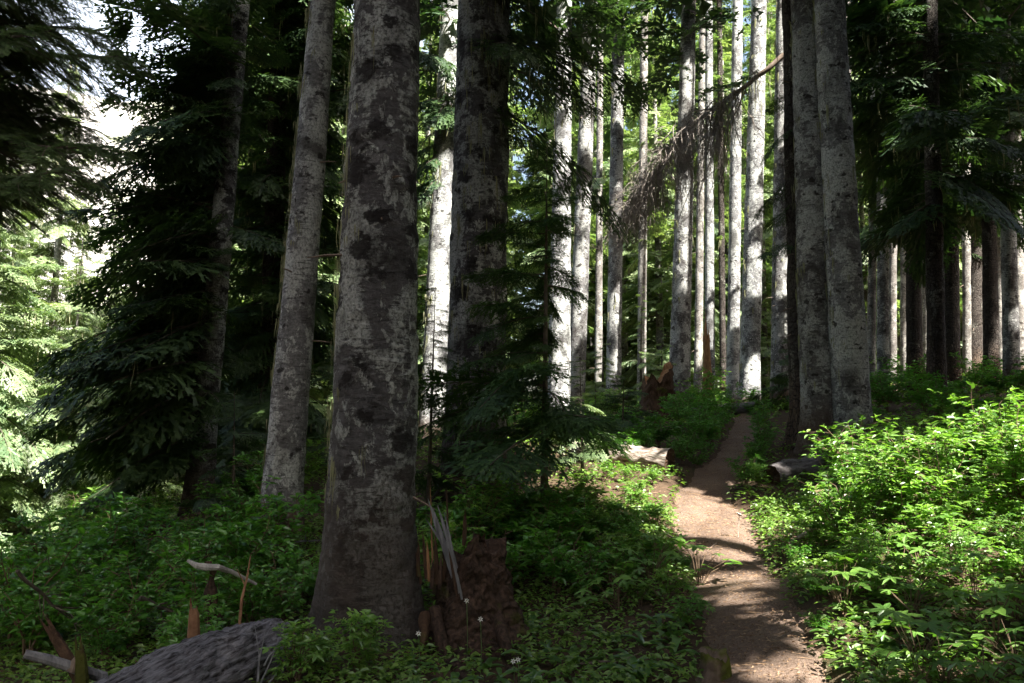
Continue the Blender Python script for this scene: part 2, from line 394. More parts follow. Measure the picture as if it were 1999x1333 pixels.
M['moss'] = wood_mat('moss_stump', (.10, .07, .05), (.22, .16, .12), (6, 6, 4), .8, moss=(.09, .10, .015), moss_at=.47)
M['litter'] = leaf_mat('needle_litter', (.10, .055, .03), (.36, .25, .16), .05, 0, .5, (1, 1, 1))

def ground_mat():
    m, n, l, out = mat_new('forest_floor'); v, _ = obj_vec(n, l, (1, 1, 1), False)
    a = noise(n, l, v, 1.1, 6, .6); b = noise(n, l, v, 22, 4, .7)
    col = mix(n, l, b, (.030, .020, .013), (.12, .080, .052))
    col = mix(n, l, ramp(n, l, a, [(.56, (0, 0, 0)), (.70, (1, 1, 1))]), col, mix(n, l, b, (.022, .030, .010), (.07, .085, .03)))
    p = n.new('ShaderNodeBsdfPrincipled'); p.inputs['Roughness'].default_value = .95; p.inputs['Specular IOR Level'].default_value = .15; l.new(col, p.inputs['Base Color'])
    bp = n.new('ShaderNodeBump'); bp.inputs['Strength'].default_value = .8; bp.inputs['Distance'].default_value = .03; l.new(b, bp.inputs['Height']); l.new(bp.outputs[0], p.inputs['Normal'])
    l.new(p.outputs[0], out.inputs[0]); return m

def path_mat():
    m, n, l, out = mat_new('trail_dirt'); v, _ = obj_vec(n, l, (1, 1, 1), False)
    a = noise(n, l, v, 2.0, 5, .6); b = noise(n, l, v, 45, 5, .75); c = noise(n, l, v, 130, 3, .7)
    col = mix(n, l, ramp(n, l, b, [(.30, (0, 0, 0)), (.70, (1, 1, 1))]), (.095, .064, .047), (.29, .21, .16))
    col = mix(n, l, ramp(n, l, c, [(.60, (0, 0, 0)), (.68, (1, 1, 1))]), col, (.50, .41, .34))
    col = mix(n, l, ramp(n, l, a, [(.42, (0, 0, 0)), (.62, (1, 1, 1))]), mix(n, l, .35, col, (.09, .055, .038)), col)
    p = n.new('ShaderNodeBsdfPrincipled'); p.inputs['Roughness'].default_value = .95; p.inputs['Specular IOR Level'].default_value = .15; l.new(col, p.inputs['Base Color'])
    bp = n.new('ShaderNodeBump'); bp.inputs['Strength'].default_value = .9; bp.inputs['Distance'].default_value = .015
    l.new(math_node(n, l, 'ADD', b, c), bp.inputs['Height']); l.new(bp.outputs[0], p.inputs['Normal'])
    l.new(p.outputs[0], out.inputs[0]); return m

def hill_mat():
    m, n, l, out = mat_new('bare_hazy_hillside'); v, _ = obj_vec(n, l, (1, 1, 1), False)
    a = noise(n, l, v, .035, 6, .6); b = noise(n, l, v, .25, 5, .7)
    col = mix(n, l, b, (.22, .215, .20), (.50, .49, .475))  # rock grey paled: distant haze is put into the colour
    col = mix(n, l, ramp(n, l, a, [(.52, (0, 0, 0)), (.64, (1, 1, 1))]), col, mix(n, l, b, (.08, .10, .05), (.20, .23, .13)))
    p = n.new('ShaderNodeBsdfPrincipled'); p.inputs['Roughness'].default_value = .95; l.new(col, p.inputs['Base Color'])
    l.new(p.outputs[0], out.inputs[0]); return m

# ------------------------------------------------------------------ ground, path, hillside
def axis(lo, hi, c, fine, grow):
    a = [c]; s = fine
    while a[-1] < hi: a.append(a[-1] + s); s = fine if a[-1] < c + 9 else s * grow
    b = [c]; s = fine
    while b[-1] > lo: b.append(b[-1] - s); s = fine if b[-1] > c - 9 else s * grow
    return np.array(sorted(set(b + a)))
def grid_mesh(xs, ys, zf, name, m):
    X, Y = np.meshgrid(xs, ys); xy = np.stack([X.ravel(), Y.ravel()], 1); z = zf(xy)
    nx = len(xs); i = np.arange(len(ys) - 1)[:, None] * nx + np.arange(nx - 1)[None]
    q = np.stack([i, i + 1, i + 1 + nx, i + nx], -1).reshape(-1, 4)
    mb = MB(); mb.add(np.concatenate([xy, z[:, None]], 1), quads=q); return mb.build(name, m, smoothed=True)
g = grid_mesh(axis(-1500, 1500, 0, .14, 1.09), axis(-60, 2500, 9, .14, 1.09), ground, 'ground', ground_mat()); g['kind'] = 'structure'

def build_path():
    mb = MB(); n = len(PC); t = unit(np.gradient(PC, axis=0)); nn = np.stack([-t[:, 1], t[:, 0]], 1)
    vs = np.linspace(-1.35, 1.35, 25)
    edge = 1 + .28 * fbm(np.stack([np.arange(n) * .12, np.zeros(n), np.zeros(n)], 1), 3, 21)
    xy = PC[:, None, :] + nn[:, None, :] * (vs[None, :, None] * (PWD * .5 * edge)[:, None, None]); f = xy.reshape(-1, 2)
    vv = np.tile(vs, n)
    z = ground(f) + .055 - .10 * np.abs(vv) ** 3 * .6
    p3 = np.concatenate([f, np.zeros((len(f), 1))], 1)
    z += .018 * fbm(p3 * 6, 3, 31)
    k = 25; i = np.arange(n - 1)[:, None] * k + np.arange(k - 1)[None]
    mb.add(np.concatenate([f, z[:, None]], 1), quads=np.stack([i, i + 1, i + 1 + k, i + k], -1).reshape(-1, 4))
    o = mb.build('path', path_mat(), smoothed=True); o['kind'] = 'structure'
build_path()

def hill_h(xy):
    x, y = xy[:, 0], xy[:, 1]
    d = y * .88 - x * .35 - 150                       # climbs away behind the valley on the far side
    h = np.where(d > 0, d * .80, 0) - 14
    p3 = np.concatenate([xy, np.zeros((len(xy), 1))], 1)
    h = h + 9 * fbm(p3 * .02, 4, 3) * smooth(-20, 60, d) + 3 * fbm(p3 * .09, 3, 4) * smooth(-20, 60, d)
    top = 150 + 14 * fbm(p3 * .012, 3, 8) - .10 * (x + 140)
    h = np.minimum(h, top + .15 * (h - top))
    return h - (h + 14) * smooth(-70, 10, x)
hl = grid_mesh(np.arange(-520, 500, 7.0), np.arange(110, 560, 7.0), hill_h, 'hill', hill_mat()); hl['kind'] = 'structure'

# ------------------------------------------------------------------ where the sun comes through: openings cut into the crowns for the lit spots
E1 = unit(np.cross(S, [0, 0, 1.])); E2 = np.cross(S, E1)
LIT = []
def lit(px, py, d, r): LIT.append((*unproj(px, py, d), r))
for q in [(1395, 1005, 9.7, .75), (1340, 1020, 9.3, .5), (1440, 1075, 8.1, .5), (1460, 1140, 7.0, .28), (1430, 1180, 6.4, .22), (1490, 1215, 6.0, .16), (1540, 1320, 4.8, .22), (1600, 1310, 4.9, .15),
          (1250, 945, 11, 1.05), (1170, 930, 11.6, .85), (1290, 980, 10.2, .6), (1130, 960, 10.5, .5), (260, 1010, 11, .35), (200, 1050, 9.5, .2), (420, 1070, 7.8, .13), (1225, 885, 12.4, .55), (1300, 960, 10.7, .5), (1100, 875, 14, .8), (1010, 880, 15, .7),
          (1900, 830, 8.0, .85), (1810, 800, 8.6, .6), (1980, 930, 7.0, .8), (1790, 900, 8.3, .8), (1690, 980, 8.0, .55), (1600, 1040, 8.0, .5), (1760, 1000, 7.6, .5), (1560, 940, 10.6, .15),
          (1960, 1060, 6.0, .4), (1640, 1100, 7.0, .22), (1375, 1120, 7.3, .2), (1480, 935, 11.5, .35), (1800, 1310, 4.4, .12), (1620, 1280, 5.0, .14),
          (965, 1110, 6.2, .14), (620, 1230, 5.9, .10), (470, 1250, 4.5, .12), (1700, 1150, 6, .3), (1850, 1120, 5.9, .35), (1950, 1180, 5.2, .25), (1650, 1210, 5.3, .2), (1930, 1290, 4.5, .15), (1780, 200, 17.6, .6), (1900, 230, 17.5, .6), (1960, 330, 18, .5), (1750, 60, 18, .6), (1850, 330, 17.2, .4), (1990, 420, 18, .4), (1700, 330, 17.6, .4), (1310, 1130, 7.2, .2), (1250, 1040, 8.6, .2), (150, 1010, 12, .3), (940, 910, 8.2, .16), (850, 950, 6.5, .10),
          # trunks at the back
          (1090, 60, 20, .45), (1090, 180, 20, .55), (1088, 320, 20, .55), (1085, 480, 20, .5), (1085, 570, 20, .5), (1085, 650, 20, .5), (1085, 740, 20, .6), (1088, 810, 20, .5),
          (1140, 300, 23, .3), (1140, 420, 23, .4), (1125, 640, 23, .5), (1130, 540, 23, .4), (1205, 200, 26, .5), (1205, 420, 26, .5), (1200, 620, 26, .4), (1200, 720, 26, .4),
          (1338, 420, 24, .55), (1335, 480, 24, .45), (1330, 560, 24, .3), (1384, 440, 27, .4), (1384, 540, 27, .4), (1384, 650, 27, .4), (1438, 100, 28, .5), (1438, 250, 28, .5), (1438, 400, 28, .4), (1432, 620, 28, .4),
          (1472, 100, 26, .4), (1474, 220, 26, .5), (1474, 320, 26, .5), (1472, 420, 26, .4), (1470, 560, 26, .4), (1466, 760, 26, .5), (1524, 180, 24, .55), (1522, 100, 24, .4), (1525, 260, 24, .3),
          (865, 110, 17, .55), (860, 200, 17, .3), (852, 400, 17, .4), (850, 440, 17, .4), (850, 480, 17, .4), (845, 600, 17, .4), (845, 680, 17, .35), (840, 800, 17, .5),
          (1930, 350, 22, .35), (1932, 400, 22, .3), (1785, 650, 24, .22), (1940, 640, 22, .25), (1940, 690, 22, .25), (1972, 640, 21, .2), (1720, 740, 23, .15), (1985, 560, 22, .2),
          (1490, 165, 14.4, .4), (1400, 240, 15, .5), (1330, 300, 15.2, .6), (1245, 395, 15.9, .5), (1300, 420, 15.4, .4),
          # foliage at the back
          (1330, 240, 30, 2.2), (1260, 330, 30, 2.2), (1400, 120, 31, 2.0), (1270, 180, 30, 1.6), (1280, 520, 27, .8), (1040, 380, 32, 3), (1250, 660, 26, .6), (1500, 400, 33, 1.6), (1870, 90, 20, .8), (1800, 60, 20, .5), (1960, 150, 20, .5),
          (1340, 760, 34, 2.0), (1420, 780, 34, 1.5), (1230, 780, 32, 1.8), (1500, 770, 32, 1.5), (1100, 800, 32, 2), (1750, 920, 8, .6), (1850, 900, 7.6, .7), (1950, 870, 7.5, .7), (1880, 1000, 6.8, .5), (1720, 1050, 7.2, .4), (1990, 800, 8.5, .7), (1660, 1010, 8.2, .5), (1570, 1000, 8.8, .4)]:
    lit(*q)
for px in range(-150, 330, 120):
    for py, d in ((380, 24), (560, 24), (740, 23), (920, 22), (1080, 21)): (lit(px, py, d, 2.3) if not (py == 1080 and px > 50) else None)
for px, py in ((20, 60), (120, 120), (60, 200), (30, 300), (150, 260)): lit(px, py, 30, 2.5)
for px in range(1160, 1540, 95):
    for py in range(40, 660, 140): lit(px + 20 * math.sin(py), py, 31, 1.5)
LIT = np.array(LIT)
LU, LV, LT = LIT[:, :3] @ E1, LIT[:, :3] @ E2, LIT[:, :3] @ S

def open_to_sun(c):
    """True where a leaf at c (n x 3, world) would stand in one of the openings"""
    u, v, t = c @ E1, c @ E2, c @ S
    q = np.stack([u, v, np.zeros_like(u)], 1)
    wob = 1 + .35 * vnoise(q * 2.2, 77) + .18 * vnoise(q * 6.5, 78)
    out = np.zeros(len(c), bool)
    for k in range(len(LIT)):
        r = LIT[k, 3] * wob + .13
        out |= ((u - LU[k]) ** 2 + (v - LV[k]) ** 2 < r * r) & (t > LT[k] + .9)
    return out

# ------------------------------------------------------------------ conifer branches
def bl_needles(rg, per=26, prim=7, needle=.046):
    """near branch, length 1: every needle a blade of its own"""
    V = []; T = []; tone = []; wood = MB()
    tube(wood, np.stack([np.linspace(0, 1, 6), np.zeros(6), np.zeros(6)], 1), np.linspace(.011, .003, 6), 4, cap=False)
    def shoot(p0, d, L, dens):
        k = max(6, int(L * dens)); s = np.linspace(.02, 1, k)
        c = p0 + s[:, None] * d * L + np.array([0, 0, -.10]) * (s[:, None] ** 2) * L
        side = unit(np.cross(d, [0, 0, 1.])); tube(wood, c[::max(1, k // 3)], .0022, 3, cap=False)
        for sg in (-1, 1, 0):
            up = .35 if sg else 1.0
            dirs = unit(d * rg.uniform(.35, .7, (k, 1)) + side * sg * rg.uniform(.8, 1.1, (k, 1)) + np.array([0, 0, 1.]) * rg.uniform(up * .3, up, (k, 1)))
            ln = needle * rg.uniform(.75, 1.15, (k, 1)); a = c + d * needle * .10; b = c - d * needle * .10
            V.append(np.stack([a, b, c + dirs * ln], 1).reshape(-1, 3)); tone.append(np.repeat(np.clip(.3 + .5 * s + rg.normal(0, .12, k), 0, 1), 3))
    for i in range(prim):
        x = .12 + .86 * i / prim
        for sg in (-1, 1):
            xx = x + rg.uniform(-.02, .02); L = (.42 * (1 - xx) ** .7 + .10) * rg.uniform(.75, 1.1); an = math.radians(rg.uniform(42, 60))
            d = unit(np.array([math.cos(an), sg * math.sin(an), rg.uniform(-.15, .05)])); p0 = np.array([xx, 0, 0.])
            shoot(p0, d, L, per / .3)
            m = int(L / .17)
            for j in range(m):
                q = (j + 1) / (m + 1); s2 = -1 if j % 2 else 1
                a2 = math.atan2(d[1], d[0]) + s2 * math.radians(rg.uniform(35, 55))
                shoot(p0 + d * L * q, unit(np.array([math.cos(a2), math.sin(a2), rg.uniform(-.2, .05)])), (L * (1 - q) * .55 + .05), per / .3)
    shoot(np.array([.7, 0, 0.]), np.array([1., 0, 0]), .32, per / .3)
    V = np.concatenate(V); wv = np.concatenate(wood.v); wq = np.concatenate(wood.q)
    return dict(V=V, T=np.arange(len(V)).reshape(-1, 3), tone=np.concatenate(tone), WV=wv, WQ=wq)

def bl_feather(rg, prim=15, sec=5, teeth=3, width=.030, wood_r=.012, gap=.0, spread=.46, hang=.12):
    """branch of length 1 whose side twigs are toothed feathers of needles"""
    V = []; T = []; tone = []; n = 0; wood = MB()
    tube(wood, np.stack([np.linspace(0, 1, 5), np.zeros(5), np.zeros(5)], 1), np.linspace(wood_r, wood_r * .25, 5), 3, cap=False)
    def feather(p0, d, L, w, tn):
        nonlocal n
        up = np.array([0, 0, 1.]) + rg.normal(0, .25, 3); side = unit(np.cross(d, up))
        for sg in (-1, 1):
            k = teeth; s = np.arange(k + 1) / k
            c = p0 + s[:, None] * d * L + np.array([0, 0, -hang]) * (s[:, None] ** 2) * L
            tip = c[:-1] + (c[1:] - c[:-1]) * 1.15 + side * sg * w * (1 - .45 * s[:-1, None]) * rg.uniform(.75, 1.2, (k, 1))
            tip = tip + np.array([0, 0, 1.]) * rg.uniform(-.2, .25, (k, 1)) * w
            for i in range(k):
                V.append(np.stack([c[i], c[i + 1], tip[i]])); T.append((n, n + 1, n + 2)); n += 3
                tone.append(np.full(3, np.clip(tn + .25 * s[i], 0, 1)))
    for i in range(prim):
        x = .10 + .88 * (i + rg.uniform(-.3, .3)) / prim
        for sg in (-1, 1):
            if rg.random() < gap: continue
            L = (spread * (1 - x) ** .75 * min(1, x * 3.5) + .07) * rg.uniform(.7, 1.15); an = math.radians(rg.uniform(40, 62))
            d = unit(np.array([math.cos(an), sg * math.sin(an), rg.uniform(-.40, .14)])); p0 = np.array([x, 0, 0.]); tn = rg.uniform(.05, .6)
            feather(p0, d, L, width, tn)
            for j in range(sec):
                q = (j + .6) / (sec + .4); s2 = -1 if j % 2 else 1
                a2 = math.atan2(d[1], d[0]) + s2 * math.radians(rg.uniform(32, 58))
                pj = p0 + d * L * q + np.array([0, 0, -hang]) * q * q * L
                feather(pj, unit(np.array([math.cos(a2), math.sin(a2), rg.uniform(-.42, .18)])), (L * (1 - q) * .6 + .06) * rg.uniform(.8, 1.2), width, np.clip(tn + rg.uniform(-.15, .3), 0, 1))
    feather(np.array([.8, 0, 0.]), np.array([1., 0, 0]), .25, width, .6)
    return dict(V=np.concatenate(V), T=np.array(T), tone=np.concatenate(tone), WV=np.concatenate(wood.v), WQ=np.concatenate(wood.q))

rt = np.random.default_rng(5)
B_NEAR = [bl_needles(rt) for _ in range(3)]
B_MID = [bl_feather(rt, 21, 5, 3, .021, gap=.14, hang=[.10, .22, .34][i % 3]) for i in range(7)]
B_FINE = [bl_feather(rt, 21, 6, 4, .016, spread=.5, hang=.2, gap=.16) for _ in range(5)]
B_FAR = [bl_feather(rt, 9, 3, 2, .052, .014) for _ in range(6)]
B_SHADE = [bl_feather(rt, 9, 3, 1, .075, .014) for _ in range(4)]

def crown(branches, temps, mats, seed, world0=None, keep=1.0, limit=None):
    """branches: (origin xyz, azimuth, length, pitch, droop, upturn). returns an MB: material 0 wood, 1 needles, and points where beard lichen can hang"""
    rg = np.random.default_rng(seed); mb = MB(); hang = []
    for (o, az, L, pitch, droop, upt) in branches:
        b = temps[rg.integers(len(temps))]; fl = -1 if rg.random() < .5 else 1; roll = rg.normal(0, .30)
        ca, sa = math.cos(az), math.sin(az); cr, sr = math.cos(roll), math.sin(roll)
        def tr(v):
            x, y, z = v[:, 0] * L, v[:, 1] * L * fl, v[:, 2] * L
            y, z = y * cr - z * sr, y * sr + z * cr
            z = z + L * (math.tan(pitch) * v[:, 0] - droop * v[:, 0] ** 2 + upt * v[:, 0] ** 4)
            return np.stack([o[0] + x * ca - y * sa, o[1] + x * sa + y * ca, o[2] + z], 1)
        V = tr(b['V']); T = b['T']
        if world0 is not None:
            c = V[T].mean(1); k = ~open_to_sun(c + world0)
            T = T[k]
        tn = np.clip(b['tone'] + rg.normal(0, .10), 0, 1)
        if len(T):
            used = np.unique(T); re = np.zeros(len(V), np.int64); re[used] = np.arange(len(used))
            mb.add(V[used], tris=re[T], mat=1, tone=tn[used]); hang.append(V[rg.choice(used, min(len(used), 12))])
        if len(T) > .12 * len(b['T']):
            WVt = tr(b['WV']); WQ = b['WQ']
            if world0 is not None: WQ = WQ[~open_to_sun(WVt[WQ].mean(1) + world0)]
            if len(WQ): mb.add(WVt, quads=WQ, mat=0)
    return mb, (np.concatenate(hang) if hang else np.zeros((0, 3)))

def out_of_view(br, b):
    keep = []
    for k in br:
        hit = False
        for f in (.5, 1.05):
            q = b + k[0] + np.array([math.cos(k[1]), math.sin(k[1]), 0]) * k[2] * f + [0, 0, -.2 * k[2]]
            if q[1] > .2 and abs(q[0]) < .78 * q[1] + .5 and q[2] < EYE + .68 * q[1] + .4: hit = True
        if not hit: keep.append(k)
    return keep

def whorls(rg, axisf, z0, z1, n, len0, len1, droop=.28, upt=.12, pitch=(-.15, .25), az_c=None, az_w=math.pi, shape=1.0):
    out = []
    for i in range(n):
        f = (i + rg.uniform(0, 1)) / n; z = z0 + (z1 - z0) * f
        az = rg.uniform(-math.pi, math.pi) if az_c is None else az_c + rg.uniform(-az_w, az_w)
        L = (len0 + (len1 - len0) * f ** shape) * rg.uniform(.45, 1.15)
        out.append((axisf(z), az, L, rg.uniform(*pitch) + .25 * f, droop * rg.uniform(.35, 1.6), upt * rg.uniform(.4, 1.5)))
    return out

def strand_strips(mb, P0, lens, rg, width=.012, lean=None, sway=.12):
    """beard lichen: thin wavering ribbons hanging from each point"""
    k = 5; s = np.linspace(0, 1, k)
    for p, L in zip(P0, lens):
        a = rg.uniform(0, 6.28); d = np.array([math.cos(a), math.sin(a), 0])
        c = p + np.stack([np.zeros(k), np.zeros(k), -s * L], 1) + (d * sway * L) * (np.sin(s * rg.uniform(2, 5) + rg.uniform(0, 6)))[:, None] * s[:, None]
        if lean is not None: c = c + lean[None] * (-s * L)[:, None]
        w = width * rg.uniform(.5, 1.4) * np.interp(s, [0, .3, 1], [.6, 1, .15]); e = np.array([math.cos(a + 1.3), math.sin(a + 1.3), 0])
        V = np.concatenate([c - e * w[:, None], c + e * w[:, None]]); i = np.arange(k - 1)
        mb.add(V, quads=np.stack([i, i + 1, i + 1 + k, i + k], 1), tone=float(rg.uniform(0, 1)))

def trunk_mesh(mb, r_of_z, axisf, zs, sides, seed, flare=.5, lobes=5, bumps=.03, knots=0.0):
    th = np.arange(sides) / sides * 2 * math.pi
    rg = np.random.default_rng(seed); ph = rg.uniform(0, 6.28, 4)
    R = np.array([r_of_z(z) for z in zs]); A = np.array([axisf(z) for z in zs])
    fl = flare * np.exp(-np.maximum(zs + .05, 0) / .30)
    lob = .5 + .5 * np.cos(lobes * th + ph[0]) * .6 + .25 * np.cos(3 * th + ph[1])
    rad = R[:, None] * (1 + fl[:, None] * (.45 + .9 * np.clip(lob, 0, 2)[None]))
    dirs = np.stack([np.cos(th), np.sin(th), np.zeros(sides)], 1)
    p = A[:, None, :] + rad[:, :, None] * dirs[None]
    f = p.reshape(-1, 3)
    nn = fbm(f * np.array([2.2, 2.2, 1.1]), 3, seed) * bumps * 1.2 + fbm(f * np.array([9, 9, 6.]), 3, seed + 5) * bumps * .6 + fbm(f * np.array([26, 26, 22.]), 2, seed + 8) * bumps * .28
    if knots > 0: nn = nn + knots * np.clip(vnoise(f * np.array([4.2, 4.2, 5.]), seed + 3) - .45, 0, 1)
    p = p + (nn.reshape(len(zs), sides, 1) * (R[:, None, None] / R.max())) * dirs[None]
    n = len(zs); i = np.arange(n - 1)[:, None] * sides; j = np.arange(sides)[None]; k = (j + 1) % sides
    mb.add(p.reshape(-1, 3), quads=np.stack([i + j, i + k, i + k + sides, i + j + sides], -1).reshape(-1, 4))

TRUNKS = []   # (x, y, radius) so that plants keep clear
def hero(name, label, px, d, topx, wb, wt, H=24, bark_='silver', seed=1, sides=40, ring=.05, flare=.5, bumps=.03, knots=.02, cat='tree',
         branches=None, temps=None, needles='fir', mask=True, lichen=0, lich_side=None, stubs=0, upper=None, group=None, hang=0):
    """a tree whose foot stands in pixel column px at depth d and whose trunk crosses the photo's top edge in column topx; wb and wt: trunk widths in pixels at foot and top edge"""
    b = at(px, d); t = unproj(topx, 0, d); zt = t[2] - b[2]
    lean = np.array([(t[0] - b[0]) / zt, 0.0, 0.0]); r0 = wb * d / F / 2; r1 = wt * d / F / 2 * 1.02
    taper = (r0 - r1) / zt
    def r_of(z):
        z = max(z, 0); r = r0 - taper * min(z, zt)
        return r if z <= zt else max(.03, r1 * (1 - (z - zt) / (H - zt)) + .03 * (z - zt) / (H - zt))
    ax = lambda z: np.array([lean[0] * z, 0, z])
    root = thing(name, label, cat, b, group); TRUNKS.append((b[0], b[1], r0 * 1.2))
    zv = np.concatenate([np.arange(-.35, zt + .8, ring), np.arange(zt + .8, H, .8)])
    mb = MB(); trunk_mesh(mb, r_of, ax, zv, sides, seed, flare, 5, bumps, knots); mb.build('trunk', M[bark_], root, smoothed=True)
    rg = np.random.default_rng(seed + 100); hp = np.zeros((0, 3))
    br = []
    if branches: br = branches(rg, ax)
    w0 = b if mask else None
    if br:
        c, hp = crown(br, temps or B_MID, None, seed, w0)
    else: c = MB()
    if upper is not None:
        z0, n, l0, l1 = upper
        u, _ = crown(whorls(rg, ax, max(z0, 0), H - .3, int(n * 1.7), l0, max(l1, 1.5)), B_FAR, None, seed + 1, w0)
        for a_, b_ in zip(u.t, u.tm): c.t.append(a_ + c.n); c.tm.append(b_)
        for a_, b_ in zip(u.q, u.qm): c.q.append(a_ + c.n); c.qm.append(b_)
        c.v += u.v; c.tone += u.tone; c.n += u.n
    if c.n: c.build('crown', [M['twig'], M[needles]], root)
    if lichen or hang:
        lm = MB()
        if lichen:
            a = rg.normal(math.pi * 1.1 if lich_side is None else lich_side, .55, lichen); z = rg.uniform(.8, zt + .5, lichen) ** 1.0
            p = np.array([ax(zz) + np.array([math.cos(aa), math.sin(aa), 0]) * (r_of(zz) + .012) for aa, zz in zip(a, z)])
            m = 5; tl = np.repeat(rg.uniform(.06, .5, lichen) ** 1.15, m) * rg.uniform(.4, 1.1, lichen * m)
            strand_strips(lm, np.repeat(p, m, 0) + rg.normal(0, .016, (lichen * m, 3)), tl, rg, max(.0035, .00055 * d), lean, .10)
        if hang and len(hp):
            q = hp[rg.integers(len(hp), size=hang)]; q = np.repeat(q, 3, 0) + rg.normal(0, .02, (hang * 3, 3)); strand_strips(lm, q, rg.uniform(.08, .55, hang * 3), rg, max(.004, .0006 * d))
        lm.build('lichen_fronds', M['lich'], root)
    if stubs:
        for _ in range(stubs):
            sm = MB()
            z = rg.uniform(1.0, zt); a = rg.uniform(-math.pi, 0) if rg.random() < .6 else rg.choice([0., math.pi]) + rg.normal(0, .3); L = rg.uniform(.05, .35); rr = r_of(z)
            dd = np.array([math.cos(a), math.sin(a), rg.uniform(-.5, .1)]); s0 = ax(z) + np.array([math.cos(a), math.sin(a), 0]) * rr * .9
            tube(sm, [s0, s0 + dd * L * .5, s0 + dd * L + np.array([0, 0, -.06 * L])], [.012, .009, .004], 4)
            sm.build('dead_twig', M['dead'], root)
    return root

# -------- the large trunks near the trail
def low(z0, z1, n, l0, l1, az=None, w=math.pi, droop=.3, upt=.1, pitch=(-.2, .2)):
    return lambda rg, ax: whorls(rg, ax, z0, z1, n, l0, l1, droop, upt, pitch, az, w)

hero('fir_tree', 'thickest mottled grey trunk, standing against the splintered stump', 716, 6.0, 757, 176, 128, 25, 'silver', 1, 150, .016, .42, .028, .05, lichen=90, lich_side=math.pi, stubs=5, upper=(9, 90, 2.6, .6))
hero('fir_tree', 'leaning pale grey trunk with fine dark flecks behind the thickest trunk', 545, 9.5, 631, 78, 50, 23, 'pale', 2, 96, .022, .40, .016, .02, lichen=90, lich_side=math.pi * 1.02, stubs=3, upper=(9.5, 80, 2.4, .5))
hero('fir_tree', 'broad dark trunk whose foot is hidden by the feathery hemlock sapling', 925, 10.5, 945, 122, 102, 26, 'silver', 3, 110, .025, .35, .03, .04, lichen=110, lich_side=-1.7, upper=(9, 90, 2.8, .6),
     branches=lambda rg, ax: whorls(rg, ax, 6.2, 9, 12, 2.3, 2.6, .35, .05, (-.35, .0), -.5, 1.1) + whorls(rg, ax, 5.0, 6.5, 3, 1.6, 1.8, .5, .05, (-.5, -.2), -.3, .6), temps=B_FINE, hang=60)
hero('hemlock_tree', 'slender leaning conifer with dark boughs reaching down to the bushes', 385, 13, 472, 52, 32, 21, 'silver', 4, 48, .05, .3, .018, .01, mask=True,
     branches=lambda rg, ax: whorls(rg, ax, .9, 12, 215, 2.3, 1.7, .36, .10, (-.3, .12), math.pi * 1.05, 1.3) + whorls(rg, ax, .8, 12, 30, 1.0, 1.2, .3, .1, (-.3, .1)), temps=B_MID, upper=(12, 50, 2.0, .4), hang=40)
hero('fir_tree', 'dense dark conifer hung with lichen between two leaning trunks', 520, 16, 548, 44, 32, 24, 'rough', 5, 40, .08, .3, .015, .0, mask=False,
     branches=lambda rg, ax: whorls(rg, ax, .6, 12, 250, 2.0, 2.2, .36, .06, (-.35, .1)), temps=B_MID, upper=(11, 60, 2.2, .4), hang=420)
hero('fir_tree', 'sunlit pale trunk showing in the gap beside the broad dark trunk', 842, 17, 884, 50, 46, 24, 'pale', 6, 56, .05, .3, .016, .01, lichen=50, stubs=6,
     branches=lambda rg, ax: whorls(rg, ax, 5.6, 9.5, 14, 1.7, 2.2, .4, .06, (-.4, .0)), temps=B_MID, upper=(9.5, 60, 2.4, .5), hang=160)
hero('fir_tree', 'whitest sunlit trunk, just beyond the thin sapling stem', 1090, 20, 1102, 46, 30, 24, 'pale', 7, 56, .05, .3, .016, .01, lichen=30, stubs=10, upper=(10.5, 60, 2.2, .5))
hero('fir_tree', 'slim half sunlit trunk next to the whitest trunk', 1122, 23, 1154, 36, 28, 25, 'grey', 8, 40, .06, .3, .014, .01, lichen=24, stubs=12, upper=(12, 60, 2.2, .5))
hero('fir_tree', 'mid grey trunk with bare side twigs left of the rotten stump'.replace('left of', 'near'), 1197, 26, 1208, 30, 24, 25, 'grey', 9, 36, .07, .3, .014, .01, stubs=20, lichen=20, upper=(13, 60, 2.2, .5))
hero('fir_tree', 'trunk with sunlit upper part under the dead hanging branch', 1325, 24, 1345, 42, 28, 25, 'grey', 10, 44, .06, .5, .014, .01, lichen=24, stubs=10, upper=(9.5, 60, 2.2, .5))
hero('fir_tree', 'thin bright trunk rising behind the orange snag', 1386, 27, 1384, 20, 14, 22, 'pale', 11, 28, .08, .3, .01, .0, stubs=8, upper=(12, 50, 1.9, .4))
hero('fir_tree', 'narrow sunlit trunk beside the thicker white one behind the far log', 1430, 28, 1440, 26, 20, 25, 'pale', 12, 30, .08, .3, .012, .0, stubs=8, upper=(13, 60, 2.0, .4))
hero('fir_tree', 'thick white sunlit trunk with flared foot behind the far log', 1462, 26, 1482, 40, 30, 26, 'pale', 13, 44, .06, .6, .014, .01, lichen=30, stubs=8, upper=(13, 60, 2.2, .5))
hero('fir_tree', 'shaded grey trunk with bright upper half beside the rough dark one', 1521, 24, 1527, 34, 24, 25, 'grey', 14, 40, .06, .3, .014, .01, lichen=26, stubs=8, upper=(11, 60, 2.3, .5))
hero('hemlock_tree', 'rough brown bark trunk, darkest of three standing together by the trail', 1575, 13.6, 1548, 62, 42, 25, 'rough', 15, 60, .035, .5, .03, .02, upper=(9, 80, 2.6, .5), stubs=6,
     branches=low(3.2, 6.5, 5, .9, 1.3, math.pi, .9, .5, .0, (-.5, -.2)), temps=B_FINE)
hero('fir_tree', 'middle trunk of three standing together, brown grey with dark knots', 1604, 13.0, 1572, 74, 56, 26, 'grey', 16, 96, .025, .35, .02, .05, lichen=36, lich_side=math.pi, upper=(9, 80, 2.6, .6))
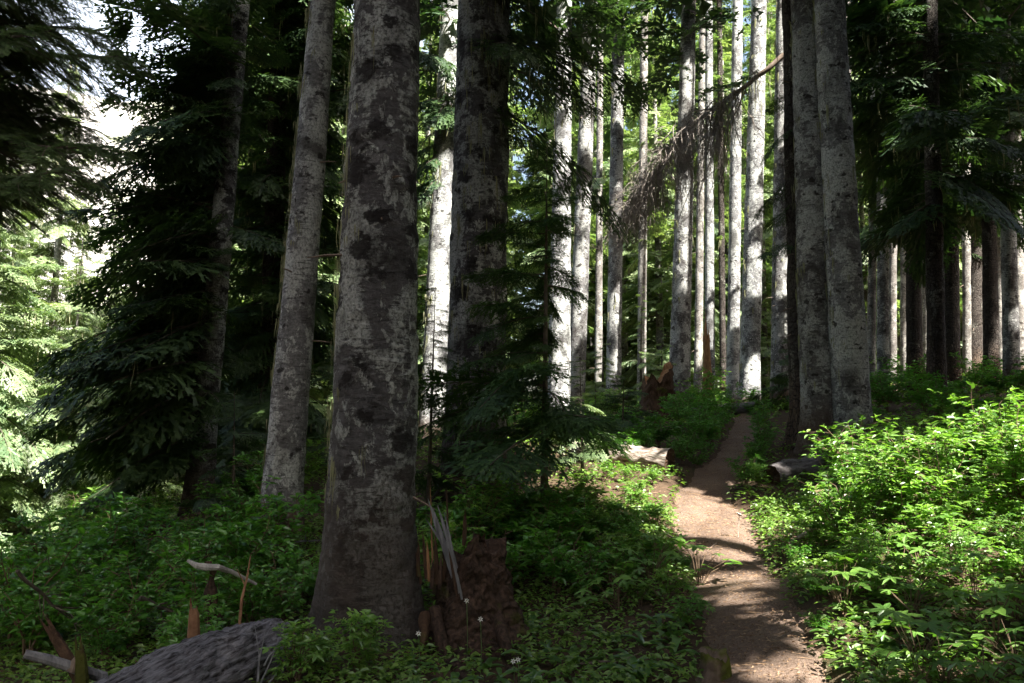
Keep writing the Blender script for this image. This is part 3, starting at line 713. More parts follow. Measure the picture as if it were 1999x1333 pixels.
hero('fir_tree', 'palest of three trunks standing together, smooth and lichen spotted', 1668, 12.6, 1618, 70, 58, 26, 'pale', 17, 96, .025, .35, .018, .03, lichen=50, lich_side=math.pi, upper=(9.5, 80, 2.6, .6))

# -------- shaded trunks on the right bank
bank = [(1700, 25, 1708, 16, 14, 'far'), (1724, 23, 1722, 23, 19, 'grey'), (1742, 28, 1745, 15, 13, 'far'), (1786, 24, 1778, 30, 22, 'rough'), (1812, 28, 1812, 24, 20, 'far'), (1858, 23, 1850, 32, 26, 'rough'),
        (1992, 27, 1980, 20, 16, 'far'), (1955, 30, 1944, 18, 14, 'far'), (1838, 31, 1834, 20, 16, 'grey'), (1766, 31, 1764, 16, 12, 'far'),
        (1888, 27, 1884, 16, 14, 'far'), (1936, 22, 1925, 29, 21, 'rough'), (1976, 21, 1958, 30, 24, 'grey'), (1902, 30, 1905, 30, 24, 'rough'), (1650, 30, 1652, 24, 18, 'far')]
blab = ['thin straight trunk in the shade close behind the palest of three trunks', 'clean grey trunk with sunlit foot on the shaded bank', 'thin dark stem between two grey trunks on the shaded bank',
        'curved foot trunk with one small sun spot on the shaded bank', 'dim trunk just behind the curved foot trunk', 'rough dark trunk in the deepest shade of the bank', 'outermost trunk beyond the bright rimmed one on the bank', 'slim trunk filling the gap beside the bright rimmed one', 'grey trunk standing behind the rough dark one on the bank', 'slender stem behind the curved foot trunk, no sun on it', 'thinnest dark stem in the deepest shade of the bank',
        'trunk with bare dead twigs and sunlit strips on the bank', 'edge trunk rimmed by bright light above the sunny shrub', 'rough trunk half hidden behind the one with bare twigs', 'dim trunk seen between the three close trunks and the bank']
for i, (bx, d, tx, wb, wt, bk) in enumerate(bank):
    hero('fir_tree', blab[i], bx, d, tx, wb, wt, 24, bk, 30 + i, 36, .07, .4, .014, .01, upper=(9.5, 44, 2.4, .5), stubs=(26 if i == 11 else 5),
         branches=(low(5.4, 9.5, 26, 1.8, 2.6, None, math.pi, .4, .05, (-.35, .05)) if i in (1, 3, 5, 7, 8, 11, 12) else None), temps=B_MID, hang=(50 if i in (3, 5, 11) else 0))
hero('hemlock_tree', 'broad conifer whose dark drooping boughs roof the shaded bank', 1830, 18, 1815, 34, 28, 24, 'rough', 50, 40, .06, .4, .02, .01,
     branches=lambda rg, ax: whorls(rg, ax, 4.6, 9.8, 60, 2.6, 3.0, .36, .05, (-.3, .12)), temps=B_MID, upper=(9.8, 60, 2.8, .5), hang=170)

for i, (bx, d, tx, wb, wt, bk, lab) in enumerate([(1252, 31, 1258, 18, 15, 'far', 'slim grey trunk behind the rotten stump, half hidden by boughs'), (1362, 30, 1372, 17, 12, 'far', 'slim bright trunk between the dead bough and the orange snag'), (1412, 32, 1404, 13, 10, 'rough', 'dark slim trunk close beside the orange snag'),
        (1168, 29, 1172, 15, 12, 'far', 'thin stem between the half sunlit trunk and the mid grey one'),
        (1548, 29, 1546, 17, 14, 'far', 'slim trunk showing in the gap beside the rough brown one')]):
    hero('fir_tree', lab, bx, d, tx, wb, wt, 25, bk, 120 + i, 26, .08, .3, .012, .0, upper=(15, 40, 1.8, .5), stubs=6, branches=low(5.0, 15, 26, 1.2, 1.9, None, math.pi, .4, .05, (-.35, .05)), temps=B_FAR, needles='firlit', hang=30)

# -------- sapling in front of the broad dark trunk
def sapling(name, label, px, d, topx, toppy, w, n, l0, l1, temps, seed, needles='hem', mask=False, az=None, azw=math.pi, zlo=.35, pitch=(-.2, .1), group=None, jit=0):
    b = at(px, d); t = unproj(topx, toppy, d); H = t[2] - b[2]; lean = (t[0] - b[0]) / H
    ax = lambda z: np.array([lean * z, 0, z]); r0 = w * d / F / 2
    root = thing(name, label, 'tree', b, group); TRUNKS.append((b[0], b[1], .1))
    mb = MB(); trunk_mesh(mb, lambda z: max(.004, r0 * (1 - max(z, 0) / H)), ax, np.linspace(-.15, H, 40), 10, seed, .2, 4, .006); mb.build('trunk', M['twig'], root, smoothed=True)
    rg = np.random.default_rng(seed)
    br = whorls(rg, ax, zlo, H, n, l0, l1, .22, .02, pitch, az, azw)
    if jit: br = [(o, a, L * rg.uniform(1 - jit, 1.15) * min(1, .25 + (H - o[2]) * .9), *r) for o, a, L, *r in br]
    c, _ = crown(br, temps, None, seed, b if mask else None); c.build('crown', [M['twig'], M[needles]], root)
    return root
sapling('hemlock_sapling', 'dark feathery hemlock sapling in front of the broad dark trunk', 1062, 9.0, 1068, 270, 17, 64, 1.8, .5, B_FINE, 61, az=math.pi, azw=2.3, zlo=1.0, jit=.5)
sapling('hemlock_sapling', 'thin stemmed shaded sapling with flat boughs under the broad dark trunk', 835, 9.6, 850, 560, 10, 26, .75, .2, B_FINE, 62, zlo=.5)
sapling('hemlock_sapling', 'bright small sapling beside the thin dark stem near the sunny log', 1137, 11.5, 1132, 690, 6, 22, .7, .12, B_FINE, 63, 'firlit', True, zlo=.25)
for i, (px, d, py, lab) in enumerate([(1215, 15, 730, 'knee high sapling behind the sunny log'), (1290, 22, 640, 'drooping green sapling near the yellow rotten stump'), (1175, 24, 650, 'pale sapling between the mid grey trunks'),
                                      (1405, 30, 690, 'small sapling behind the orange snag'), (1545, 20, 640, 'small fir sapling at the foot of the three close trunks'), (660, 14, 600, 'shaded sapling between the leaning and the thickest trunk'),
                                      (455, 11.5, 760, 'low dark sapling at the foot of the slender leaning conifer'), (1250, 27, 560, 'tall green sapling rising behind the rotten stump'), (1160, 17, 740, 'young fir with level boughs in front of the slim trunk')]):
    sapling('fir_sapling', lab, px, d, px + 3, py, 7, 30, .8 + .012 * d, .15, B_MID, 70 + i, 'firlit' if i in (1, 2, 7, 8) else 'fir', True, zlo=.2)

# -------- near boughs hanging into the picture's upper corner, from a tree that stands just outside
def near_tree():
    d = 6.4; b = at(-420, d); root = thing('fir_tree', 'fir with needle boughs hanging black against the bright hillside', 'tree', b); TRUNKS.append((b[0], b[1], .3))
    ax = lambda z: np.array([0, 0, z]); mb = MB(); trunk_mesh(mb, lambda z: max(.04, .24 * (1 - z / 22)), ax, np.arange(-.3, 21, .25), 30, 81, .4, 5, .02); mb.build('trunk', M['grey'], root, smoothed=True)
    rg = np.random.default_rng(81); sub = []; c = MB()
    for tx, ty, dd, up in [(255, 110, 6.2, 0), (205, 60, 6.6, 0), (225, 285, 5.8, 0), (150, 330, 5.4, 0), (130, 190, 6.8, 0), (60, 345, 5.6, 0), (100, 60, 5.6, 0), (40, 150, 6.0, 0), (165, 240, 6.6, 0), (60, -30, 6, 0), (120, -30, 6.4, 0), (90, 265, 6.2, 0), (0, 60, 5.8, 0), (20, 230, 6.4, 0)]:
        tip = unproj(tx, ty, dd) - b; Lh = math.hypot(tip[0], tip[1]); az = math.atan2(tip[1], tip[0]); z0 = tip[2] + Lh * rg.uniform(.10, .24)
        t = np.linspace(0, 1, 14); zc = z0 + (tip[2] - z0) * (1.5 * t - .5 * t ** 3); K = np.stack([tip[0] * t, tip[1] * t, zc], 1)
        tube(c, K, np.linspace(.03, .006, 14), 5, cap=False)
        for f in np.linspace(.38, .97, 13):
            o = np.array([np.interp(f, t, K[:, q]) for q in range(3)])
            for sg in (-1, 1):
                sub.append((o, az + sg * rg.uniform(.5, .95), (.95 - .62 * f) * rg.uniform(.75, 1.15), rg.uniform(-.40, .0), rg.uniform(.15, .4), .05))
        sub.append((K[-2], az, .38, -.15, .2, 0))
    V = crown(sub, B_NEAR, None, 81)[0]
    rest = whorls(rg, ax, 8, 20, 46, 2.4, .5)
    u = crown(rest, B_SHADE, None, 82, b)[0]
    for src in (V, u):
        for a_, b_ in zip(src.t, src.tm): c.t.append(a_ + c.n); c.tm.append(b_)
        for a_, b_ in zip(src.q, src.qm): c.q.append(a_ + c.n); c.qm.append(b_)
        c.v += src.v; c.tone += src.tone; c.n += src.n
    c.build('crown', [M['twig'], M['fir']], root)
near_tree()

# -------- unseen trees added beside and behind the viewer: their crowns shade the trail
def trunk_blocks(x, y, H, r=.32):
    """how many openings a trunk at x, y would put in shade"""
    sh = S[:2] / np.linalg.norm(S[:2]); rel = np.array([x, y])[None] - LIT[:, :2]; t = rel @ sh; off = np.abs(rel[:, 0] * sh[1] - rel[:, 1] * sh[0])
    top = LIT[:, 2] + t * S[2] / np.linalg.norm(S[:2])
    return int(((t > .5) & (off < r) & (top < H + 1)).sum())
shade = []; rq = np.random.default_rng(8)
for _ in range(3000):
    x, y = rq.uniform(1.0, 25), rq.uniform(-13, 13)
    if x < .66 * max(y, 0) + 2.6 or (y > -2 and x < 3.4): continue
    if any(math.hypot(x - q[0], y - q[1]) < 2.9 for q in shade): continue
    if trunk_blocks(x, y, 24) > (1 if len(shade) < 18 else 3): continue
    shade.append((x, y))
    if len(shade) == 30: break
for q in [(-6.2, -8.2), (-9.6, 2.2), (-10.2, -4.6), (-13.5, 5.5)]:  # unseen trees added to hold skylight off the shaded side
    if all(math.hypot(q[0] - t[0], q[1] - t[1]) > 2.2 for t in shade): shade.append(q)
for i, (x, y) in enumerate(shade):
    rg = np.random.default_rng(200 + i); H = rg.uniform(21, 27); b = np.array([x, y, gz(x, y)])
    root = thing('fir_tree', 'tall unseen fir added so that its dense crown shades the path', 'tree', b, 'unseen trees added to shade the trail')
    ax = lambda z: np.array([0, 0, z]); mb = MB(); r0 = rg.uniform(.22, .34)
    trunk_mesh(mb, lambda z: max(.04, r0 * (1 - z / H)), ax, np.arange(-.3, H, .5), 20, 200 + i, .4, 5, .02); mb.build('trunk', M['grey'], root, smoothed=True)
    c, _ = crown(out_of_view(whorls(rg, ax, 4.5, H - .3, 330, 3.4, 2.1, .3, .08), b), B_SHADE, None, 200 + i, b); c.build('crown', [M['twig'], M['fir']], root)

# -------- sunlit conifers on the valley side and the stand beyond the trail (a few kinds, copied)
def kind_tree(name, label, group, loc, H, r0, z0, n, l0, l1, temps, needles, barkm, seed, hang=0, droop=.36, lean=0.0, shape=1.0, pitch=(-.3, .1)):
    root = thing(name, label, 'tree', loc, group); ax = lambda z: np.array([lean * z, 0, z]); rg = np.random.default_rng(seed)
    mb = MB(); trunk_mesh(mb, lambda z: max(.02, r0 * (1 - z / H) ** .85), ax, np.arange(-.6, H, .16), 22, seed, .4, 5, .014); mb.build('trunk', M[barkm], root, smoothed=True)
    c, hp = crown(whorls(rg, ax, z0, H - .2, n, l0, l1, droop, .08, pitch, shape=shape), temps, None, seed); c.build('crown', [M['twig'], M[needles]], root)
    if hang:
        lm = MB(); strand_strips(lm, hp[rg.integers(len(hp), size=hang)], rg.uniform(.15, .7, hang), rg, .022); lm.build('lichen_fronds', M['lich'], root)
    return root
FARAWAY = (0, -400, -60)
def first_or_copy(store, key, maker, label, group, loc, rz, sc, tilt=(0, 0)):
    if key not in store:
        store[key] = maker(label, group, loc); store[key].rotation_euler = (tilt[0], tilt[1], rz); store[key].scale = (sc,) * 3; return store[key]
    return copy_thing(store[key], label, group, loc, rz, sc, tilt)
store = {}
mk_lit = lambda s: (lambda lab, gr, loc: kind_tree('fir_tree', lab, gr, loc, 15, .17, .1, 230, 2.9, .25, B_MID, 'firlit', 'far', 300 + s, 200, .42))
valley = [(70, 23, 'sunlit full boughed fir filling the edge below the black hanging boughs', 1.1), (190, 30, 'bright fir half covered by the dark leaning conifer', .9), (-60, 20, 'sunlit fir cut by the picture edge with boughs to the bushes', 1.0),
          (-130, 30, 'bright fir behind the edge fir on the valley side', 1.0), (300, 36, 'light green fir glimpsed through the dark leaning conifer', .9), (130, 38, 'pale distant fir between two sunlit firs on the valley side', 1.0), (20, 34, 'tall sunlit fir behind the full boughed one', 1.15), (235, 27, 'bright fir close behind the dark leaning conifer', .8), (120, 21, 'shorter sunlit fir rising above the shady thicket', .62), (-20, 27, 'sunlit fir between the edge fir and the full boughed one', 1.0), (400, 33, 'pale green fir seen through the boughs beside the leaning trunk', 1.1)]
for i, (px, d, lab, sc) in enumerate(valley):
    first_or_copy(store, ('lit', i % 2), mk_lit(i % 2), lab, 'sunlit conifers on the valley side', at(px, d) - np.array([0, 0, .3]), rng.uniform(0, 6.28), sc)

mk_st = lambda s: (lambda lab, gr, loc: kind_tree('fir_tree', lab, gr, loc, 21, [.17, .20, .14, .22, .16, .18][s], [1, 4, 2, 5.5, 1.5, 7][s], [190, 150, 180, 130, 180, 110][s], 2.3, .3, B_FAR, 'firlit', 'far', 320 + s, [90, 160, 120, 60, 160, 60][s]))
stand = []
rs = np.random.default_rng(42); tries = 0
while len(stand) < 170 and tries < 6000:
    tries += 1
    d = 27 + 58 * rs.random() ** 1.2; px = rs.uniform(380, 2150); p = at(px, d)
    if min([math.hypot(p[0] - q[0], p[1] - q[1]) for q in stand] + [math.hypot(p[0] - t[0], p[1] - t[1]) for t in TRUNKS] + [99]) < (3.2 if d < 42 else 2.2): continue
    if path_dist(p[None, :2])[0] < 2: continue
    if px > 1500 and d < 50 and rs.random() < .75: continue
    if 985 < px < 1075 and d > 30: continue          # the small gap of sky
    stand.append(p)
for i, p in enumerate(stand):
    px = (p[0] / p[1]) * F + CX
    lab, gr = (('slim grey conifer in the shaded stand beyond the bank', 'conifers of the stand beyond the bank') if px > 1560 else ('slim conifer in the sunlit stand beyond the far log', 'conifers of the stand beyond the far log') if px > 1000 else ('conifer in the dim stand behind the thickest trunks', 'conifers of the stand behind the thickest trunks'))
    s = int(rs.integers(6)); first_or_copy(store, ('st', s), mk_st(s), lab, gr, p - np.array([0, 0, .1]), rs.uniform(0, 6.28), rs.uniform(.8, 1.1) * max(1.0, min(2.3, p[1] * .62 / 20)), (rs.normal(0, .015), rs.normal(0, .015)))
mk_thin = lambda s: (lambda lab, gr, loc: kind_tree('fir_tree', lab, gr, loc, 22, .12, 6, 60, .8, .3, B_FAR, 'fir', 'far', 340 + s, 0))
for i, (px, d) in enumerate([(262, 62), (292, 70), (225, 80), (330, 64), (180, 75), (120, 66), (370, 58)]):
    x = (px - CX) / F * d; z = unproj(px, 75 + 30 * (i % 3), d)[2] - 22
    first_or_copy(store, ('thin', i % 2), mk_thin(i % 2), 'thin pointed tree standing against the white hillside', 'thin trees in front of the hillside', (x, d, min(z, gz(x, d) + 4) if False else gz(x, d) - .2), rs.uniform(0, 6.28), rs.uniform(.9, 1.2))

for i in range(46):
    yy = rs.uniform(195, 330); px = rs.uniform(-60, 440); x = (px - CX) / F * yy
    first_or_copy(store, ('thin', i % 2), mk_thin(i % 2), 'small far conifer scattered on the white hillside', 'far conifers on the hillside', (x, yy, float(hill_h(np.array([[x, yy]]))[0]) - .4), rs.uniform(0, 6.28), rs.uniform(.55, 1.1))

# ------------------------------------------------------------------ dead wood
LOGR = {}
def log(name, label, p0, p1, r0, r1, mat, seed, bumps=.03, sides=26, ends='orange', n=40, sink=0.0):
    b = (np.asarray(p0) + np.asarray(p1)) / 2; root = thing(name, label, 'log', b)
    s = np.linspace(0, 1, n); pts = (np.asarray(p0)[None] * (1 - s[:, None]) + np.asarray(p1)[None] * s[:, None]) - b
    pts[:, 2] += .02 * np.sin(s * 5 + seed) - sink
    t = unit(pts[-1] - pts[0]); a = unit(np.cross(t, [0, 0, 1.])); c = np.cross(a, t)
    th = np.arange(sides) / sides * 2 * math.pi; R = r0 + (r1 - r0) * s
    RM = np.stack([a, np.cross(t, a), t], 1); LOGR[root.name] = RM; root.rotation_mode = 'QUATERNION'; root.rotation_quaternion = Matrix(RM.tolist()).to_quaternion(); p_loc = lambda q: q @ RM
    dirs = a[None] * np.cos(th)[:, None] + c[None] * np.sin(th)[:, None]
    p = pts[:, None] + R[:, None, None] * dirs[None]; f = p.reshape(-1, 3)
    nz = fbm(f * 3.0, 3, seed) * bumps + fbm(f * 14.0, 3, seed + 4) * bumps * .5
    if sides > 60: nz = nz + .014 * np.clip(np.abs(fbm(np.stack([f @ a * 30, f @ t * 4, f @ c * 30], 1), 2, seed + 9)) * 4, 0, 1)
    p = p + nz.reshape(n, sides, 1) * dirs[None]
    mb = MB(); i = np.arange(n - 1)[:, None] * sides; j = np.arange(sides)[None]; k = (j + 1) % sides
    mb.add(p_loc(p.reshape(-1, 3)), quads=np.stack([i + j, i + k, i + k + sides, i + j + sides], -1).reshape(-1, 4)); mb.build('trunk', M[mat], root, smoothed=True)
    for e, off in ((0, -1), (n - 1, 1)):
        eb = MB(); rim = p[e]; rg = np.random.default_rng(seed + e); inner = pts[e][None] + (rim - pts[e][None]) * .55 + t * off * rg.uniform(-.05, .03, (sides, 1)); ctr = pts[e] + t * off * -.03
        V = np.concatenate([rim + (rim - pts[e]) * -.01, inner, ctr[None]]); f2 = []
        for m in range(sides):
            m2 = (m + 1) % sides; f2 += [(m, m2, sides + m2), (m, sides + m2, sides + m), (sides + m, sides + m2, 2 * sides)]
        eb.add(p_loc(V), tris=f2); eb.build('broken_end', M[ends], root)
    return root, b

def stub(root, b, p, d, L, r, mat, seed, name='branch_stub'):
    """snapped branch: a tapered shaft that ends in splinters"""
    rg = np.random.default_rng(seed); mb = MB(); p = (np.asarray(p) - b) @ LOGR[root.name]; d = unit(np.asarray(d, float)) @ LOGR[root.name]; q = [p - d * .06, p + d * L * .5, p + d * L * .8, p + d * L]
    tube(mb, q, [r * 1.25, r, r * .9, r * .55], 8)
    a = unit(np.cross(d, [.3, .8, .2])); c = np.cross(d, a)
    for k in range(5):
        an = rg.uniform(0, 6.28); o = (a * math.cos(an) + c * math.sin(an)) * r * .55
        tube(mb, [p + d * L * .75 + o, p + d * L * (1.05 + .45 * rg.random()) + o * 1.2], [r * .4, r * .06], 4)
    mb.build(name, M[mat], root)

def gp(px, d, up=0.0):
    p = at(px, d); p[2] += up; return p

# large log at the lower edge
L0, L1 = unproj(190, 1490, 3.75), unproj(525, 1240, 5.2); L0[2] = gz(*L0[:2]) + .09; L1[2] = gz(*L1[:2]) + .07
for f_ in np.linspace(0, 1, 9): q_ = L0 + (L1 - L0) * f_; TRUNKS.append((q_[0], q_[1], .27))
lg, lb = log('fallen_log', 'grey barked log with snapped stubs lying at the lower edge', L0, L1, .27, .22, 'logs', 401, .05, 110, 'rot', 190)
stub(lg, lb, unproj(378, 1240, 4.7), (-.03, .0, 1), .15, .032, 'redstem', 402)
stub(lg, lb, unproj(160, 1330, 4.2), (-.12, .0, 1), .16, .03, 'rot', 403)
stub(lg, lb, unproj(150, 1315, 4.25), (-.5, .1, .62), .30, .028, 'rot', 404)
pw = thing('broken_limb', 'pale snapped limb sticking out beyond the grey barked log', 'branch', unproj(140, 1302, 4.2)); mb = MB()
q0 = unproj(48, 1276, 4.1) - unproj(140, 1302, 4.2); tube(mb, [q0, q0 * .5 + np.array([0, 0, .005]), np.zeros(3), -q0 * .5 + np.array([0, .1, -.05])], [.022, .026, .028, .03], 9); mb.build('shaft', M['greyw'], pw)
mb = MB(); tube(mb, [np.zeros(3) - [0, 0, .02], np.array([.02, .01, .03]), np.array([.06, .02, .0])], [.034, .03, .02], 7); mb.build('knot', M['dead'], pw)
# pale stick on a post-like stump
sb = unproj(405, 1150, 5.6); pst = thing('broken_snag', 'short mossy broken post holding up a bleached stick', 'stump', gp(405, 5.6))
mb = MB(); hh = unproj(405, 1105, 5.6)[2] - gp(405, 5.6)[2]; trunk_mesh(mb, lambda z: .055 - .04 * z + .012 * math.sin(z * 31), lambda z: np.array([.06 * z + .03 * math.sin(z * 9), 0, z]), np.linspace(-.1, hh, 24), 18, 411, .3, 4, .03); mb.build('post', M['rotb'], pst, smoothed=True)
mb = MB(); tube(mb, [np.array([-.03, 0, hh - .01]), np.array([-.02, -.01, hh + .02]), np.array([.0, 0, hh + .03])], [.04, .025, .006], 6); mb.build('splinter', M['rot'], pst)
mb = MB(); c0 = unproj(405, 1104, 5.55); tube(mb, [unproj(366, 1094, 5.5) - c0, unproj(384, 1104, 5.5) - c0, unproj(402, 1107, 5.52) - c0, unproj(425, 1107, 5.56) - c0, unproj(452, 1116, 5.7) - c0, unproj(500, 1140, 5.9) - c0], [.010, .022, .026, .022, .016, .010], 9)
tag(mb.build('bleached_stick', M['barew'], loc=c0), 'bleached white stick resting on the short broken post', 'stick')
# reddish dead stem
mb = MB(); c0 = gp(482, 4.9); pts = [np.array([0, 0, -.05]), unproj(480, 1262, 4.9) - c0, unproj(468, 1215, 4.9) - c0, unproj(472, 1170, 4.95) - c0, unproj(483, 1125, 5.0) - c0, unproj(489, 1085, 5.05) - c0]
tube(mb, pts, [.016, .013, .010, .009, .007, .003], 7); tube(mb, [pts[3] * .4 + pts[4] * .6, unproj(462, 1110, 5.0) - c0], [.005, .002], 5); tube(mb, [pts[1], unproj(500, 1290, 4.8) - c0], [.008, .004], 5); tube(mb, [pts[1] * .5, unproj(488, 1310, 4.8) - c0], [.008, .004], 5)
tag(mb.build('dead_shoot', M['redstem'], loc=c0), 'thin reddish dead stem rising from the big log', 'stem')
# bare pale twigs beside the log
mb = MB(); c0 = gp(520, 4.6); rg = np.random.default_rng(5)
for (a, b_) in [((500, 1360), (518, 1230)), ((506, 1340), (548, 1238)), ((515, 1300), (540, 1265)), ((504, 1330), (497, 1220)), ((515, 1345), (560, 1300))]:
    p, q = unproj(*a, 4.5) - c0, unproj(*b_, 4.6) - c0; tube(mb, [p, (p + q) / 2 + rg.normal(0, .01, 3), q], [.006, .0045, .0015], 5)
tag(mb.build('bare_twig', M['greyw'], loc=c0), 'spray of bare pale twigs between the log and the thickest trunk', 'twigs')

# splintered stump against the thickest trunk
def big_stump():
    d = 6.0; c = at(925, d); root = thing('broken_stump', 'splintered reddish stump with tall torn slivers against the thickest trunk', 'stump', c)
    sides, n = 110, 90; rg = np.random.default_rng(420); th = np.arange(sides) / sides * 2 * math.pi
    topz = unproj(930, 1062, d)[2] - c[2]
    prof = topz * (1 + .08 * np.cos(th - .4) + .34 * fbm(np.stack([np.cos(th) * 3, np.sin(th) * 3, th * 0], 1), 3, 4)) - .10 * np.clip(-np.cos(th), 0, 1)
    s = np.linspace(-.12, 1, n); z = s[:, None] * prof[None]
    R = .25 * (1 + .85 * np.exp(-np.clip(z, 0, 9) / .22)) * (1 + .12 * np.cos(4 * th + 1)[None]) * (1 - .18 * np.clip(s, 0, 1)[:, None])
    p = np.stack([R * np.cos(th)[None], R * np.sin(th)[None], z], -1); f = p.reshape(-1, 3)
    k = (fbm(f * 7, 4, 5) * .06 + (.5 - np.abs(fbm(f * np.array([16, 16, 12.]), 3, 7)) * 2.4) * .026 + fbm(f * 42, 3, 6) * .026).reshape(n, sides, 1); p = p + k * np.stack([np.cos(th), np.sin(th), th * 0], 1)[None]
    mb = MB(); i = np.arange(n - 1)[:, None] * sides; j = np.arange(sides)[None]; kk = (j + 1) % sides
    mb.add(p.reshape(-1, 3), quads=np.stack([i + j, i + kk, i + kk + sides, i + j + sides], -1).reshape(-1, 4))
    rim = p[-1]; inner = rim * np.array([.5, .5, 1]) + np.stack([th * 0, th * 0, rg.uniform(-.16, .02, sides)], 1)
    mb.add(np.concatenate([rim, inner, [[0, 0, topz * .75]]]), tris=[t for m in range(sides) for t in ((m, (m + 1) % sides, sides + (m + 1) % sides), (m, sides + (m + 1) % sides, sides + m), (sides + m, sides + (m + 1) % sides, 2 * sides))])
    mb.build('body', M['rotb'], root, smoothed=True)
    def sliver(base, tip, w, mat, dd=6.0, tw=.3, d2=None):
        a = unproj(*base, dd) - c; b = unproj(*tip, d2 or dd) - c; ax_ = unit(b - a); sd = unit(np.cross(ax_, [0, 1, 0])); dp = np.cross(ax_, sd); m2 = MB(); q = 10
        ss = np.linspace(0, 1, q); cc = a[None] * (1 - ss[:, None]) + b[None] * ss[:, None] + sd[None] * (fbm(np.stack([ss * 4, ss * 0 + w * 50, ss * 0], 1), 2, 9) * w * .5)[:, None]
        ww = w * np.interp(ss, [0, .25, .7, 1], [.7, 1, .75, .06]); V = []
        for u_, v_ in ((-1, -.25), (0, -.45), (1, -.2), (.9, .3), (-.8, .3)): V.append(cc + sd[None] * (u_ * ww)[:, None] + dp[None] * (v_ * ww + .006)[:, None])
        V = np.stack(V, 1); i = np.arange(q - 1)[:, None] * 5; j = np.arange(5)[None]; k_ = (j + 1) % 5
        m2.add(V.reshape(-1, 3), quads=np.stack([i + j, i + k_, i + k_ + 5, i + j + 5], -1).reshape(-1, 4)); m2.build('splinter', M[mat], root)
    rgs = np.random.default_rng(9)
    for (b0, t0, w_, m_, d_) in [((892, 1150), (836, 972), .022, 'greyw', 5.86), ((897, 1156), (846, 990), .020, 'greyw', 5.82), ((893, 1120), (855, 985), .018, 'greyw', 5.80), ((899, 1165), (864, 1015), .014, 'greyw', 5.76), ((886, 1090), (868, 1000), .010, 'greyw', 5.78), ((880, 1085), (830, 1010), .010, 'greyw', 5.84),
            ((845, 1120), (840, 946), .008, 'orange', 5.9), ((878, 1110), (871, 946), .009, 'rot', 5.9), ((832, 1130), (826, 1040), .016, 'rot', 5.85), ((838, 1135), (834, 1056), .014, 'orange', 5.83), ((852, 1140), (850, 1040), .020, 'rot', 5.85), ((866, 1135), (872, 1020), .016, 'rot', 5.9),
            ((905, 1065), (909, 995), .018, 'rot', 5.95), ((893, 1165), (876, 1070), .012, 'rot', 5.72), ((815, 1125), (818, 1055), .016, 'rot', 5.95), ((822, 1140), (812, 1075), .012, 'rot', 5.88), ((858, 1150), (862, 1075), .014, 'rotb', 5.78), ((842, 1150), (846, 1090), .016, 'rotb', 5.76), ((902, 1170), (890, 1110), .010, 'greyw', 5.70)]:
        sliver(b0, t0, w_, m_, d_)
    def root_(pts, r, mat='rotb'):
        m2 = MB(); q = np.array([unproj(*p_) for p_ in pts]); q[1:, 2] = np.minimum(q[1:, 2], ground(q[1:, :2]) + r * .35); q = q - c; t_ = np.linspace(0, len(q) - 1, 26); q = np.stack([np.interp(t_, np.arange(len(q)), q[:, k]) for k in range(3)], 1)
        q = q + np.stack([fbm(q * 7, 2, 3 + k) for k in range(3)], 1) * .02
        tube(m2, q, np.linspace(r, r * .45, 26) * (1 + .5 * fbm(q * 9, 3, 8)), 16); m2.build('root', M[mat], root, smoothed=True)
    root_([(850, 1190, 5.75), (868, 1225, 5.5), (895, 1270, 5.2), (925, 1325, 4.85), (945, 1380, 4.6)], .042)
    root_([(970, 1180, 5.9), (990, 1240, 5.5), (1000, 1290, 5.2)], .045)
    root_([(830, 1200, 5.7), (822, 1240, 5.45), (835, 1285, 5.15)], .035, 'rot')
    TRUNKS.append((c[0], c[1], .35))
big_stump()

def small_stump(name, label, px, d, r, h, mat, seed, rough=.10, topmat=None, chim=0):
    c = at(px, d); root = thing(name, label, 'stump', c); sides, n = 36, 18; th = np.arange(sides) / sides * 2 * math.pi
    prof = h * (1 + rough * 2.2 * fbm(np.stack([np.cos(th) * 2.2, np.sin(th) * 2.2, th * 0], 1), 3, seed) + chim * np.clip(np.cos(th - .2), 0, 1))
    s = np.linspace(-.2, 1, n); z = s[:, None] * prof[None]; R = r * (1 + .5 * np.exp(-np.clip(z, 0, 9) / (h * .35))) * (1 - .12 * s[:, None]) * (1 + .1 * np.cos(3 * th)[None])
    p = np.stack([R * np.cos(th)[None], R * np.sin(th)[None], z], -1); f = p.reshape(-1, 3); p = p + (fbm(f * 9, 3, seed) * r * .30 + fbm(f * 34, 3, seed + 2) * r * .22).reshape(n, sides, 1) * np.stack([np.cos(th), np.sin(th), th * 0], 1)[None]
    mb = MB(); i = np.arange(n - 1)[:, None] * sides; j = np.arange(sides)[None]; kk = (j + 1) % sides
    mb.add(p.reshape(-1, 3), quads=np.stack([i + j, i + kk, i + kk + sides, i + j + sides], -1).reshape(-1, 4)); mb.build('body', M[mat], root, smoothed=True)
    rim = p[-1]; rg = np.random.default_rng(seed); inner = rim * np.array([.55, .55, .97]) + np.stack([th * 0, th * 0, rg.uniform(-.12, .02, sides) * h], 1); mb = MB()
    mb.add(np.concatenate([rim, inner, [[0, 0, h * .8]]]), tris=[t for m in range(sides) for t in ((m, (m + 1) % sides, sides + (m + 1) % sides), (m, sides + (m + 1) % sides, sides + m), (sides + m, sides + (m + 1) % sides, 2 * sides))])
    mb.build('broken_top', M[topmat or mat], root); TRUNKS.append((c[0], c[1], r)); return root
small_stump('mossy_stump', 'low mossy stump at the lower edge of the trail', 1392, 4.9, .085, .17, 'moss', 430, .22)
small_stump('rotten_stump', 'tall rotten stump with yellow brown broken top beyond the sunny log', 1284, 21, .44, 1.05, 'rot', 431, .16, 'orange', .35)
